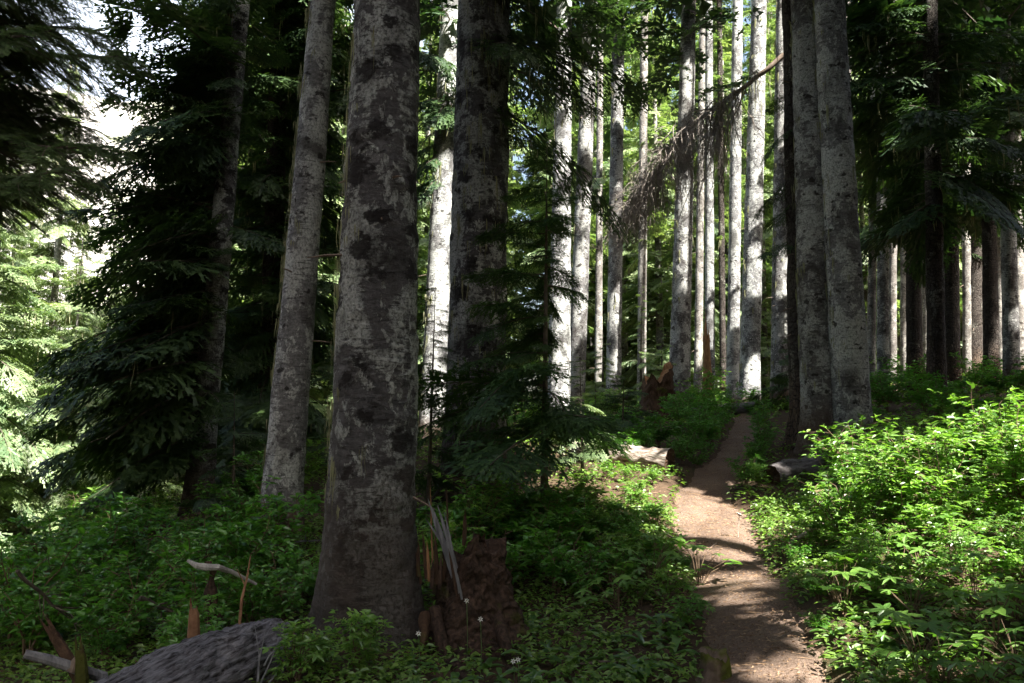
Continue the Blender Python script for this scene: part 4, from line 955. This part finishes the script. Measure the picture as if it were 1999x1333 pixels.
def snag():
    c = at(1384, 23); root = thing('dead_snag', 'orange brown barkless snag behind the far end of the trail', 'dead tree', c); H = unproj(1384, 655, 23)[2] - c[2]
    mb = MB(); trunk_mesh(mb, lambda z: .15 * (1 - .35 * max(z, 0) / H), lambda z: np.array([-.01 * z, 0, z]), np.linspace(-.2, H, 40), 24, 440, .5, 4, .025); mb.build('trunk', M['orange'], root, smoothed=True)
    for k, a in enumerate((0.3, 2.2, 4.2)):
        mb = MB(); o = np.array([math.cos(a), math.sin(a), 0]) * .07; tube(mb, [o + [0, 0, H - .2], o * .8 + [0, 0, H + .2 + .25 * k]], [.05, .005], 5); mb.build('splinter', M['orange'], root)
snag()
lg2, b2 = log('fallen_log', 'sunlit bleached log end beside the trail bend', gp(1120, 13.2, .12), gp(1308, 12.2, .15), (.165), .205, 'logp', 450, .06, 48, 'rot', 40)
stub(lg2, b2, unproj(1221, 877, 12.6), (0, 0, 1), .09, .016, 'greyw', 451); stub(lg2, b2, unproj(1234, 876, 12.6), (.1, 0, 1), .08, .014, 'greyw', 452)
log('fallen_log', 'far shaded log lying across the top of the trail', gp(1345, 21.5, .10), gp(1478, 20.5, .14), .13, .16, 'logb', 453, .02, 24, 'orange', 30)
lg3, b3 = log('fallen_log', 'short shaded log section in front of three close trunks', gp(1508, 11.3, .10), gp(1655, 11.9, .06), .165, .19, 'logb', 454, .06, 48, 'rot', 40)
log('fallen_log', 'thin dark log behind the bright undergrowth of the shaded bank', gp(1735, 20.5, .08), gp(1850, 19.6, .1), .08, .07, 'logb', 455, .015, 18, 'logp', 20)

def stick(label, pts, r, mat, seed, twigs=0, name='fallen_branch'):
    Q = np.array([gp(px, d, up) for px, d, up in pts]); c = Q.mean(0); Q = Q - c; mb = MB(); rg = np.random.default_rng(seed)
    t_ = np.linspace(0, len(Q) - 1, 18); C = np.stack([np.interp(t_, np.arange(len(Q)), Q[:, k]) for k in range(3)], 1); C = C + np.stack([fbm(C * 5 + seed, 2, k) for k in range(3)], 1) * .03
    tube(mb, C, np.linspace(r, r * .45, 18), 8)
    for _ in range(twigs):
        k = rg.integers(3, 17); dd = unit(unit(C[-1] - C[0]) + rg.normal(0, .6, 3) + [0, 0, .3]); L = rg.uniform(.12, .45)
        tube(mb, [C[k], C[k] + dd * L * .5 + rg.normal(0, .015, 3), C[k] + dd * L], [r * .4, r * .28, r * .1], 5)
    tag(mb.build(name, M[mat], loc=c), label, 'branch')
stick('pale dead branch lying across the sunny edge of the trail', [(1545, 7.6, .08), (1600, 7.7, .18), (1655, 8.2, .34)], .022, 'logp', 1, 3)
stick('short pale stick above the trail edge shrubs', [(1585, 8.6, .22), (1650, 8.8, .26)], .026, 'logp', 2, 1)
stick('bundle like dead branch with dark twigs among bright shrubs', [(1690, 7.1, .15), (1730, 7.3, .42), (1775, 7.6, .66)], .014, 'dead', 3, 16)
stick('thin dead branch crossing the shady mound by the trail', [(1290, 8.6, .08), (1350, 8.3, .04), (1400, 8.2, .03)], .012, 'dead', 4, 6)
stick('thin dark stick lying among the lilies', [(1130, 5.2, .03), (1190, 5.1, .05), (1225, 4.9, .04)], .008, 'dead', 5, 2)
stick('dead branch slanting through the thicket beyond the big log', [(20, 5.6, .75), (95, 5.9, .42), (150, 6.3, .2)], .014, 'twig', 6, 10)
stick('long dead branch half buried in the dark bushes beyond the big log', [(270, 6.0, .42), (330, 6.2, .25), (370, 6.4, .05)], .020, 'twig', 7, 8)
stick('curved dead branch at the foot of the pale leaning trunk', [(492, 8.8, .10), (560, 8.8, .15), (625, 9.0, .08)], .016, 'greyw', 8, 2)
mb = MB(); c0 = gp(1442, 8.6); tube(mb, [np.array([-.01, 0, -.02]), np.array([0, 0, .12]), np.array([.015, 0, .28])], [.006, .004, .004], 6); rr = np.random.default_rng(1)
tube(mb, [np.array([.015, 0, .275]), np.array([.02, 0, .29]), np.array([.03, 0, .30])], [.01, .045, .008], 9)
tag(mb.build('dried_stalk', M['logp'], loc=c0), 'thin pale stalk with a flat cap standing in the trail', 'stalk')

# dead conifer top leaning out from the three close trunks
def dead_top():
    A = unproj(1545, 95, 14.2); rg = np.random.default_rng(460); root = thing('dead_bough', 'large brown dead bough hanging down across the sunlit trunks', 'branch', A)
    key = [(1545, 95, 14.2), (1490, 140, 14.4), (1440, 178, 14.7), (1385, 215, 15.0), (1335, 260, 15.3), (1288, 320, 15.6), (1245, 382, 15.9), (1212, 438, 16.2)]
    K = np.array([unproj(*k) - A for k in key]); t_ = np.linspace(0, len(K) - 1, 60); C = np.stack([np.interp(t_, np.arange(len(K)), K[:, k]) for k in range(3)], 1); C += np.stack([fbm(C * 2 + 3, 2, k) for k in range(3)], 1) * .05
    mb = MB(); tube(mb, C, np.linspace(.055, .010, 60), 8); mb.build('stem', M['dead'], root, smoothed=True)
    tw = MB(); ax_ = unit(C[-1] - C[0])
    for k in range(105):
        f = .24 + .74 * rg.random() ** .9; i = int(f * 58); o = C[i]; L = rg.uniform(.35, 1.0) * (2.9 * (1 - f) + .55); n_ = 9; s = np.linspace(0, 1, n_)[:, None]
        d0 = unit(ax_ * rg.uniform(.1, 1.1) + np.array([0, 1., 0]) * rg.normal(0, .6) + np.array([.25, 0, 0]) * rg.normal(0, 1) + np.array([0, 0, 1.]) * rg.uniform(-.7, .3))
        c_ = o + d0 * s * L * .75 + np.array([0, 0, -1.]) * (s ** 1.7) * L * rg.uniform(.05, .65) + np.cumsum(rg.normal(0, .040, (n_, 3)), 0) * (s > 0)
        tube(tw, c_, np.linspace(.016, .005, n_), 4, cap=False)
        for q in range(13):
            j = int(rg.integers(1, n_)); l2 = rg.uniform(.12, .6) * (1.2 - .5 * j / n_); dd = unit(d0 * .6 + rg.normal(0, .6, 3) + [0, 0, -.45]); m_ = 5; u = np.linspace(0, 1, m_)[:, None]
            e_ = c_[j] + dd * u * l2 + np.array([0, 0, -.5]) * (u ** 2) * l2 + np.cumsum(rg.normal(0, .012, (m_, 3)), 0) * (u > 0)
            tube(tw, e_, np.linspace(.0065, .0025, m_), 3, cap=False)
            for w in range(4):
                g_ = e_[int(rg.integers(1, m_))]; d3 = unit(dd * .5 + rg.normal(0, .7, 3) + [0, 0, -.3]); l3 = rg.uniform(.05, .22)
                tube(tw, [g_, g_ + d3 * l3 * .5 + rg.normal(0, .01, 3), g_ + d3 * l3 + [0, 0, -.2 * l3]], [.004, .0032, .0015], 3, cap=False)
    tw.build('twig_sprays', M['deadg'], root)
    rd = MB()
    for k in range(50):
        o = C[int(rg.uniform(24, 30))] + rg.normal(0, .09, 3); dd = unit(rg.normal(0, 1, 3)); tube(rd, [o, o + dd * .12], [.006, .002], 3, cap=False)
    rd.build('red_needles', M['deadred'], root)
    lm = MB(); strand_strips(lm, C[rg.integers(5, 50, 110)] + rg.normal(0, .15, (110, 3)), rg.uniform(.15, .8, 110), rg, .008); lm.build('lichen_fronds', M['lich'], root)
dead_top()

# ------------------------------------------------------------------ undergrowth
def leaf_blades(P0, D, N, L, Wd, fold=.25, curl=.15):
    """pointed leaves: base, two shoulders, two mid points, tip; folded along the midrib. all arrays n x 3"""
    n = len(P0); D = unit(D); Sd = unit(np.cross(D, N)); Nn = np.cross(Sd, D); L = np.broadcast_to(np.asarray(L), (n,))[:, None]; Wd = np.broadcast_to(np.asarray(Wd), (n,))[:, None]
    m1 = P0 + D * L * .33 - Nn * L * curl * .12; m2 = P0 + D * L * .68 - Nn * L * curl * .5; tip = P0 + D * L - Nn * L * curl
    a1 = m1 + Sd * Wd * .48 + Nn * Wd * fold; b1 = m1 - Sd * Wd * .48 + Nn * Wd * fold; a2 = m2 + Sd * Wd * .40 + Nn * Wd * fold * .8; b2 = m2 - Sd * Wd * .40 + Nn * Wd * fold * .8
    V = np.stack([P0, a1, b1, m1, a2, b2, m2, tip], 1); o = np.arange(n)[:, None, None] * 8
    T = np.array([(0, 1, 3), (0, 3, 2), (1, 4, 3), (3, 4, 6), (3, 6, 5), (3, 5, 2), (4, 7, 6), (6, 7, 5)])[None] + o
    return V.reshape(-1, 3), T.reshape(-1, 3)

def make_shrub(seed, H, spread, stems, leafL, lw=.42, per=5, mat='shrub', whorl=True):
    rg = np.random.default_rng(seed); wd = MB(); P0 = []; D = []; N = []; LL = []; TN = []
    for s in range(stems):
        a = rg.uniform(0, 6.28); out = spread * rg.uniform(.25, 1.0); h = H * rg.uniform(.6, 1.05); k = 7; t = np.linspace(0, 1, k)[:, None]
        dirv = np.array([math.cos(a), math.sin(a), 0]); C = dirv * out * t ** 1.3 + np.array([0, 0, h]) * (t ** .85) + rg.normal(0, .03, (k, 3)) * t; C[0] = dirv * .04
        tube(wd, C, np.linspace(.008, .0025, k), 4, cap=False)
        ends = [(C[-1], unit(C[-1] - C[-2]))]
        for b in range(int(rg.integers(6, 10))):
            f = rg.uniform(.25, .97); p = np.array([np.interp(f, t[:, 0], C[:, q]) for q in range(3)]); a2 = a + rg.normal(0, 1.3); L = rg.uniform(.10, .30) * (H / .8); dd = unit(np.array([math.cos(a2), math.sin(a2), rg.uniform(.05, .7)]))
            e = p + dd * L + np.array([0, 0, -.02]); mid = p + dd * L * .5 + rg.normal(0, .01, 3); tube(wd, [p, mid, e], [.0035, .0025, .0012], 3, cap=False)
            ends.append((e, unit(e - mid))); ends.append((mid, dd))
            if rg.random() < .7: q = mid + unit(dd + rg.normal(0, .7, 3)) * L * .5; tube(wd, [mid, q], [.002, .001], 3, cap=False); ends.append((q, unit(q - mid)))
        for (e, dd) in ends:
            n = per + int(rg.integers(0, 3)); tn = rg.uniform(.1, .9); ph = rg.uniform(0, 6.28)
            for q in range(n):
                aa = ph + q * 2.4; hor = np.array([math.cos(aa), math.sin(aa), 0]); d = unit(hor * rg.uniform(.7, 1) + dd * .55 + np.array([0, 0, rg.uniform(-.25, .25)]))
                P0.append(e - dd * rg.uniform(0, .06)); D.append(d); N.append(unit(np.array([0, 0, 1.]) + rg.normal(0, .35, 3))); LL.append(leafL * rg.uniform(.35, 1.2)); TN.append(np.clip(tn + rg.normal(0, .15), 0, 1))
    LL = np.array(LL); V, T = leaf_blades(np.array(P0), np.array(D), np.array(N), LL, LL * lw); lf = MB(); lf.add(V, tris=T, tone=np.repeat(TN, 8))
    return wd.mesh('stems', [M['stem']]), lf.mesh('leaves', [M[mat]])

def lobed_leaf(mb, c, d, n, size, rg, lobes=5, tone=.5):
    d = unit(d); s = unit(np.cross(d, n)); nn = np.cross(s, d); k = 4 * lobes; an = np.linspace(-2.55, 2.55, k + 1)
    rr = size * (.62 + .30 * np.cos(an * lobes / .82)) * (1 - .18 * np.abs(an) / 2.55) * (1 + rg.normal(0, .05, k + 1))
    rr[0] *= .7; rr[-1] *= .7
    V = c + d * (np.cos(an) * rr)[:, None] + s * (np.sin(an) * rr)[:, None] - nn * (rr ** 2 / size * .22)[:, None] + nn * (rg.normal(0, .02, k + 1) * size)[:, None]
    V = np.concatenate([c[None], V]); mb.add(V, tris=[(0, i, i + 1) for i in range(1, k + 1)], tone=tone)

def make_broad(seed, H, n, size):
    rg = np.random.default_rng(seed); wd = MB(); lf = MB()
    for i in range(n):
        a = rg.uniform(0, 6.28); h = H * rg.uniform(.45, 1.05); out = rg.uniform(.06, .32); e = np.array([math.cos(a) * out, math.sin(a) * out, h])
        tube(wd, [np.array([0, 0, -.02]), e * np.array([.35, .35, .6]), e], [.004, .003, .002], 4, cap=False)
        lobed_leaf(lf, e, np.array([math.cos(a), math.sin(a), rg.uniform(-.35, .1)]), unit(np.array([0, 0, 1.]) + rg.normal(0, .2, 3)), size * rg.uniform(.6, 1.15), rg, int(rg.choice([3, 5, 5])), float(rg.uniform(0, 1)))
    return wd.mesh('stems', [M['stem']]), lf.mesh('leaves', [M['broad']])

def make_fern(seed, n, L):
    rg = np.random.default_rng(seed); wd = MB(); P0 = []; D = []; N = []; LL = []; TN = []
    for i in range(n):
        a = rg.uniform(0, 6.28); k = 16; t = np.linspace(0, 1, k); dirv = np.array([math.cos(a), math.sin(a), 0]); l = L * rg.uniform(.7, 1.1)
        C = dirv * (t * l * .9)[:, None] + np.array([0, 0, 1.]) * (l * (.75 * t - .62 * t ** 2))[:, None]; tube(wd, C[::3], np.linspace(.003, .001, len(C[::3])), 3, cap=False); tn = rg.uniform(.1, .9)
        T_ = unit(np.gradient(C, axis=0)); side = np.cross(T_, [0, 0, 1.]); up = np.cross(side, T_)
        for j in range(2, k):
            pl = l * .30 * math.sin(math.pi * min(1, .15 + .85 * (1 - t[j]))) * (1 - t[j] * .6) + .008
            for sg in (-1, 1):
                d = unit(side[j] * sg + T_[j] * .35); m = 5
                P0.append(C[j]); D.append(d); N.append(up[j]); LL.append(pl); TN.append(tn)
                for q in range(m):
                    f = (q + .5) / m
                    for s2 in (-1, 1): P0.append(C[j] + d * pl * f); D.append(unit(d * .5 + T_[j] * s2)); N.append(up[j] + rg.normal(0, .1, 3)); LL.append(pl * .34 * (1 - .7 * f)); TN.append(tn)
    LL = np.array(LL); V, T = leaf_blades(np.array(P0), np.array(D), np.array(N), LL, LL * .30, .1, .1); lf = MB(); lf.add(V, tris=T, tone=np.repeat(TN, 8))
    return wd.mesh('stems', [M['stem']]), lf.mesh('fronds', [M['fern']])

def make_lily(seed, n, L):
    rg = np.random.default_rng(seed); lf = MB()
    for i in range(n):
        a = i * 6.28 / n + rg.normal(0, .3); k = 8; t = np.linspace(0, 1, k); dirv = np.array([math.cos(a), math.sin(a), 0]); l = L * rg.uniform(.75, 1.1); el = rg.uniform(.5, 1.0); w = l * .15 * np.interp(t, [0, .15, .55, .85, 1], [.3, .5, 1, .65, .05])
        C = dirv * (t * l * .85)[:, None] + np.array([0, 0, 1.]) * (l * el * (t - .75 * t ** 2))[:, None]; sd = np.array([-math.sin(a), math.cos(a), 0])
        V = np.concatenate([C - sd * w[:, None] + [0, 0, .012], C, C + sd * w[:, None] + [0, 0, .012]]); i_ = np.arange(k - 1)
        lf.add(V, quads=np.concatenate([np.stack([i_, i_ + 1, i_ + 1 + k, i_ + k], 1), np.stack([i_ + k, i_ + k + 1, i_ + 1 + 2 * k, i_ + 2 * k], 1)]), tone=float(rg.uniform(0, 1)))
    return lf.mesh('leaves', [M['lily']], True)

SH = {}
def proto(key, fn): 
    if key not in SH: SH[key] = fn()
    return SH[key]
def place(name, label, cat, group, meshes, p, rz, sc, tilt=(0, 0)):
    if len(meshes) == 1:
        o = link(name, meshes[0][1]); tag(o, label, cat, group); o.location = tuple(float(c) for c in p); o.rotation_euler = (tilt[0], tilt[1], rz); o.scale = (sc,) * 3; return o
    r = thing(name, label, cat, p, group, rz, sc); r.rotation_euler = (tilt[0], tilt[1], rz)
    for nm, me in meshes: link(nm, me, r)
    return r
bright = [proto(('b', i), lambda i=i: make_shrub(500 + i, [.85, .7, .95, .6][i], [.38, .42, .45, .40][i], [9, 8, 10, 8][i], [.082, .090, .080, .085][i], per=4)) for i in range(4)]
dark = [proto(('d', i), lambda i=i: make_shrub(520 + i, [.70, .55, .80, .62][i], [.42, .40, .45, .46][i], [8, 8, 9, 8][i], [.085, .080, .092, .088][i], per=4, mat='shrubd')) for i in range(4)]
broad = [proto(('l', i), lambda i=i: make_broad(540 + i, [.34, .26, .42][i], [11, 9, 13][i], [.105, .09, .12][i])) for i in range(3)]
fern = [proto(('f', i), lambda i=i: make_fern(560 + i, [7, 6][i], [.42, .34][i])) for i in range(2)]
lily = [proto(('y', i), lambda i=i: make_lily(570 + i, [4, 5, 3][i], [.22, .25, .19][i])) for i in range(3)]

ru = np.random.default_rng(77)
def clear(p, gap=.12):
    return all(math.hypot(p[0] - t[0], p[1] - t[1]) > t[2] + gap for t in TRUNKS)
def scatter(n, pxr, dr, kinds, name, cat, label, group, sc=(.75, 1.2), pathgap=1.5, mind=.28, cond=None, leafname='leaves', sink=0.0):
    done = []; tries = 0
    while len(done) < n and tries < n * 40:
        tries += 1; d = ru.uniform(*dr); px = ru.uniform(*pxr)
        if cond and not cond(px, d): continue
        p = at(px, d)
        if path_dist(p[None, :2])[0] < pathgap or not clear(p) or any(math.hypot(p[0] - q[0], p[1] - q[1]) < mind for q in done): continue
        done.append(p); k = kinds[int(ru.integers(len(kinds)))]; ms = [('stems', k[0]), (leafname, k[1])] if isinstance(k, tuple) else [('leaves', k)]
        place(name, label, cat, group, ms, p - np.array([0, 0, sink]), ru.uniform(0, 6.28), ru.uniform(*sc), (ru.normal(0, .08), ru.normal(0, .08)))
# the sunny bank to the right of the trail
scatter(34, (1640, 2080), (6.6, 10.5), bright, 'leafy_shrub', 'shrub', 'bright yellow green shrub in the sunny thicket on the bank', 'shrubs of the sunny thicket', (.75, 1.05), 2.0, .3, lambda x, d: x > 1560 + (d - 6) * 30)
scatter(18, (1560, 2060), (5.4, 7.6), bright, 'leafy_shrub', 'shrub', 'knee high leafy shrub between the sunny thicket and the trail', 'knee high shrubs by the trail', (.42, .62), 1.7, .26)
scatter(26, (1560, 2080), (3.9, 6.6), broad, 'broad_leaf_plant', 'plant', 'lobed leaf plant at the shady foot of the bank', 'lobed leaf plants of the bank', (.7, 1.15), 1.5, .2)
scatter(9, (1560, 2000), (4.2, 7.4), fern, 'fern', 'fern', 'small lacy fern at the foot of the bank', 'ferns of the bank', (.6, 1.0), 1.5, .3, leafname='fronds')
scatter(18, (1570, 2080), (10.5, 20), dark, 'leafy_shrub', 'shrub', 'shaded low shrub on the slope around the three close trunks', 'shrubs around the three close trunks', (.7, 1.1), 1.8, .5)
# left of the trail
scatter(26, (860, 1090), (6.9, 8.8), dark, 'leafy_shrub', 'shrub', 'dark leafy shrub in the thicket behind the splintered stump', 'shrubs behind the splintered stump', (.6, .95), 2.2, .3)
scatter(15, (1140, 1420), (6.4, 9.0), dark + bright[3:], 'leafy_shrub', 'shrub', 'small leafy shrub on the mound edge next to the trail', 'small shrubs on the mound edge', (.38, .6), 1.7, .22)
scatter(10, (1180, 1400), (6.2, 7.8), broad, 'broad_leaf_plant', 'plant', 'lobed leaf plant on the mound edge next to the trail', 'lobed leaf plants on the mound', (.7, 1.0), 1.6, .2)
scatter(24, (1130, 1340), (9.6, 12.0), broad + bright[3:], 'leafy_shrub', 'shrub', 'sunlit low plant on the mound in front of the bleached log', 'sunlit plants on the mound', (.3, .5), 1.5, .22)
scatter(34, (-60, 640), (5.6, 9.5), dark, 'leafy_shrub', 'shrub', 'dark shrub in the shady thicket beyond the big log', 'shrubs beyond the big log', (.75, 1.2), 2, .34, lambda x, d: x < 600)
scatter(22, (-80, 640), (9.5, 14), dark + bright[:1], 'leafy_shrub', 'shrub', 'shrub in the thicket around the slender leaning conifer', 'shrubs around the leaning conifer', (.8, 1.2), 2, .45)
scatter(7, (500, 620), (4.4, 5.4), bright[1:2] + broad[:1], 'leafy_shrub', 'shrub', 'young leafy shoot between the big log and the thickest trunk', 'leafy shoots by the big log', (.32, .5), 2, .2)
scatter(16, (820, 1400), (12.5, 19), dark + bright[:2], 'leafy_shrub', 'shrub', 'leafy shrub in the glade behind the sunny log', 'shrubs in the glade', (.7, 1.1), 1.8, .5)
scatter(22, (1180, 1420), (12.6, 20), dark, 'leafy_shrub', 'shrub', 'shaded shrub between the rotten stump and the trail', 'shrubs near the rotten stump', (.6, .9), 1.5, .45)
scatter(40, (700, 1700), (20, 30), bright + dark, 'leafy_shrub', 'shrub', 'far shrub among the trunks beyond the trail', 'far shrubs among the trunks', (.8, 1.4), 1.6, .8)
scatter(14, (1690, 2050), (14, 24), dark, 'leafy_shrub', 'shrub', 'dim shrub below the roof of drooping boughs', 'shrubs on the dim bank', (.9, 1.5), 1.6, .8)
scatter(26, (1000, 1400), (4.3, 6.6), lily, 'lily_plant', 'plant', 'low plant with smooth strap leaves on the dark soil by the trail', 'strap leaf plants by the trail', (.8, 1.35), 1.4, .16)
scatter(8, (780, 1010), (4.5, 5.3), lily, 'lily_plant', 'plant', 'low strap leaf plant in front of the splintered stump', 'strap leaf plants by the stump', (.6, .95), 1.5, .14)
scatter(12, (1550, 1800), (4.2, 6.0), lily, 'lily_plant', 'plant', 'low strap leaf plant along the bank side of the trail', 'strap leaf plants along the bank', (.6, 1.0), 1.25, .16)
scatter(7, (330, 520), (4.75, 5.45), dark, 'leafy_shrub', 'shrub', 'low leafy shrub around the short broken post', 'shrubs around the broken post', (.45, .62), 2, .22)
edge_plant = lambda lo_, hi_: (lambda px, d: lo_ < path_dist(at(px, d)[None, :2])[0] < hi_)
scatter(34, (1250, 1700), (4.2, 9.5), broad + lily[:1] + dark[:2], 'leafy_shrub', 'plant', 'small plant leaning over the bare edge of the trail', 'small plants along the trail edge', (.26, .42), 1.0, .16, edge_plant(1.0, 1.5))
scatter(26, (1330, 1560), (11, 21), dark, 'leafy_shrub', 'shrub', 'shaded plant crowding the far part of the trail', 'plants crowding the far trail', (.35, .6), 1.0, .3, edge_plant(1.0, 2.2))
# single plants the photo shows
for lab, key, px, d, sc, nm in [('upright leafy shoot in front of the foot of the thickest trunk', bright[1], 690, 4.9, .55, 'leafy_shrub'), ('tall light green shrub tip above the splintered stump', bright[2], 925, 7.9, .95, 'leafy_shrub'),
                                ('slender shrub rising behind the torn slivers', bright[0], 850, 6.8, .85, 'leafy_shrub'), ('sunny topmost shrub reaching above the bank thicket', bright[2], 1925, 8.0, 1.15, 'leafy_shrub'),
                                ('light green shrub tip in front of the palest trunk', bright[0], 1665, 9.6, .7, 'leafy_shrub'), ('bright leafy sprig leaning over the trail bend', bright[1], 1478, 11.2, .5, 'leafy_shrub'),
                                ('sunlit lobed leaf plant leaning over the trail', broad[2], 1365, 7.0, 1.0, 'broad_leaf_plant'), ('large pale lobed leaf plant at the lower edge of the bank', broad[2], 1800, 4.15, .95, 'broad_leaf_plant'),
                                ('lobed leaf plant by the roots of the thickest trunk', broad[0], 575, 4.6, .8, 'broad_leaf_plant')]:
    place(nm, lab, 'shrub' if 'shrub' in nm else 'plant', None, [('stems', key[0]), ('leaves', key[1])], at(px, d), ru.uniform(0, 6.28), sc)
# white flowers of the lilies
def flower(px, py, d, lab):
    b = at(px, d); top = unproj(px, py, d) - b; root = thing('white_flower', lab, 'flower', b); mb = MB(); tube(mb, [np.array([0, 0, -.02]), top * .5 + [.006, 0, 0], top], .0022, 5); mb.build('stalk', M['lily'], root)
    a = np.arange(6) / 6 * 6.28 + .3; D = np.stack([np.cos(a), np.full(6, -.35), np.sin(a)], 1); V, T = leaf_blades(np.repeat(top[None], 6, 0), D, np.repeat(np.array([[0, -1., .3]]), 6, 0), .021, .008, .1, -.1)
    pm = MB(); pm.add(V, tris=T, tone=.5); pm.build('petals', M['petal'], root)
    cm = MB(); tube(cm, [top + [0, -.002, 0], top + [0, -.012, 0]], [.004, .002], 6); cm.build('centre', M['litter'], root)
flower(817, 1236, 5.0, 'white star flower low against the dark roots'); flower(938, 1208, 5.1, 'white star flower at the foot of the splintered stump'); flower(911, 1172, 5.35, 'white star flower tucked among leaves on the stump')
flower(1011, 1287, 4.9, 'white star flower on the dark soil beyond the stump'); flower(1002, 1290, 4.95, 'smaller white star flower, paired with the one on dark soil')

# ground cover: small leaves everywhere on the floor
def cover():
    mb = MB(); rg = np.random.default_rng(90)
    def lay(n, xr, yr, size, h, nl, exclude=.86):
        xy = np.stack([rg.uniform(*xr, n), rg.uniform(*yr, n)], 1); xy = xy[np.abs(xy[:, 0]) < .72 * xy[:, 1] + 1.0]
        pd = path_dist(xy); xy = xy[pd > exclude + .25 * rg.random(len(xy))]
        keep = np.ones(len(xy), bool)
        for t in TRUNKS: keep &= np.hypot(xy[:, 0] - t[0], xy[:, 1] - t[1]) > t[2] + .03
        p3 = np.concatenate([xy, np.zeros((len(xy), 1))], 1); keep &= fbm(p3 * .8, 3, 91) > rg.uniform(-.75, .15, len(xy))
        xy = xy[keep]; z = ground(xy); P0 = np.concatenate([xy, z[:, None]], 1); P0 = np.repeat(P0, nl, 0); m = len(P0)
        a = rg.uniform(0, 6.28, m); hh = h * rg.uniform(.25, 1, m); off = size * rg.uniform(.1, .9, m)
        P0 = P0 + np.stack([np.cos(a) * off, np.sin(a) * off, hh], 1); D = np.stack([np.cos(a), np.sin(a), rg.uniform(-.4, .3, m)], 1); N = np.stack([rg.normal(0, .3, m), rg.normal(0, .3, m), np.ones(m)], 1); L = size * rg.uniform(.5, 1.2, m)
        V, T = leaf_blades(P0, D, N, L, L * rg.uniform(.4, .62, m)); mb.add(V, tris=T, tone=np.repeat(np.clip(rg.normal(.5, .28, m), 0, 1), 8))
    lay(24000, (-7, 8), (3.6, 10), .055, .11, 5); lay(8000, (-10, 11), (9, 16), .075, .16, 4); lay(6000, (-18, 20), (15, 32), .14, .32, 4)
    o = mb.build('undergrowth', M['cover']); tag(o, 'small green leaves covering the forest floor', None, None, 'stuff')
cover()

# needles, bark crumbs and twigs littering the trail and floor
def litter():
    mb = MB(); rg = np.random.default_rng(95)
    i = rg.integers(10, 330, 5200); t = unit(np.gradient(PC, axis=0)); nn = np.stack([-t[:, 1], t[:, 0]], 1); v = rg.normal(0, .75, len(i)); xy = PC[i] + nn[i] * (v * PWD[i] * .5)[:, None] + rg.normal(0, .04, (len(i), 2))
    xy2 = np.stack([rg.uniform(-4, 5, 9000), rg.uniform(3.8, 11, 9000)], 1); xy = np.concatenate([xy, xy2]); z = ground(xy); pd = path_dist(xy); z = z + np.where(pd < 1.3, .058 - .06 * np.clip(pd, 0, 1.3) ** 3, .006) + .012
    n = len(xy); a = rg.uniform(0, 6.28, n); L = np.where(rg.random(n) < .13, rg.uniform(.05, .17, n), rg.uniform(.012, .035, n)); w = np.where(L > .05, .0028, rg.uniform(.0018, .006, n))
    c = np.concatenate([xy, z[:, None]], 1); d = np.stack([np.cos(a), np.sin(a), rg.normal(0, .12, n)], 1); s = np.stack([-np.sin(a), np.cos(a), np.zeros(n)], 1); up = np.array([0, 0, 1.])
    V = np.stack([c - d * L[:, None] / 2, c + s * w[:, None] , c - s * w[:, None], c + up * w[:, None] * 1.4, c + d * L[:, None] / 2], 1); o = np.arange(n)[:, None, None] * 5
    T = np.array([(0, 3, 1), (0, 2, 3), (4, 1, 3), (4, 3, 2)])[None] + o; mb.add(V.reshape(-1, 3), tris=T.reshape(-1, 3), tone=np.repeat(rg.random(n), 5))
    o = mb.build('litter', M['litter']); tag(o, 'dry needles and bark crumbs strewn over the trail', None, None, 'stuff')
litter()
print('tris', sum(len(o.data.polygons) for o in bpy.data.objects if o.type == 'MESH'), 'unique', sum(len(m.polygons) for m in bpy.data.meshes), 'objects', len(bpy.data.objects))
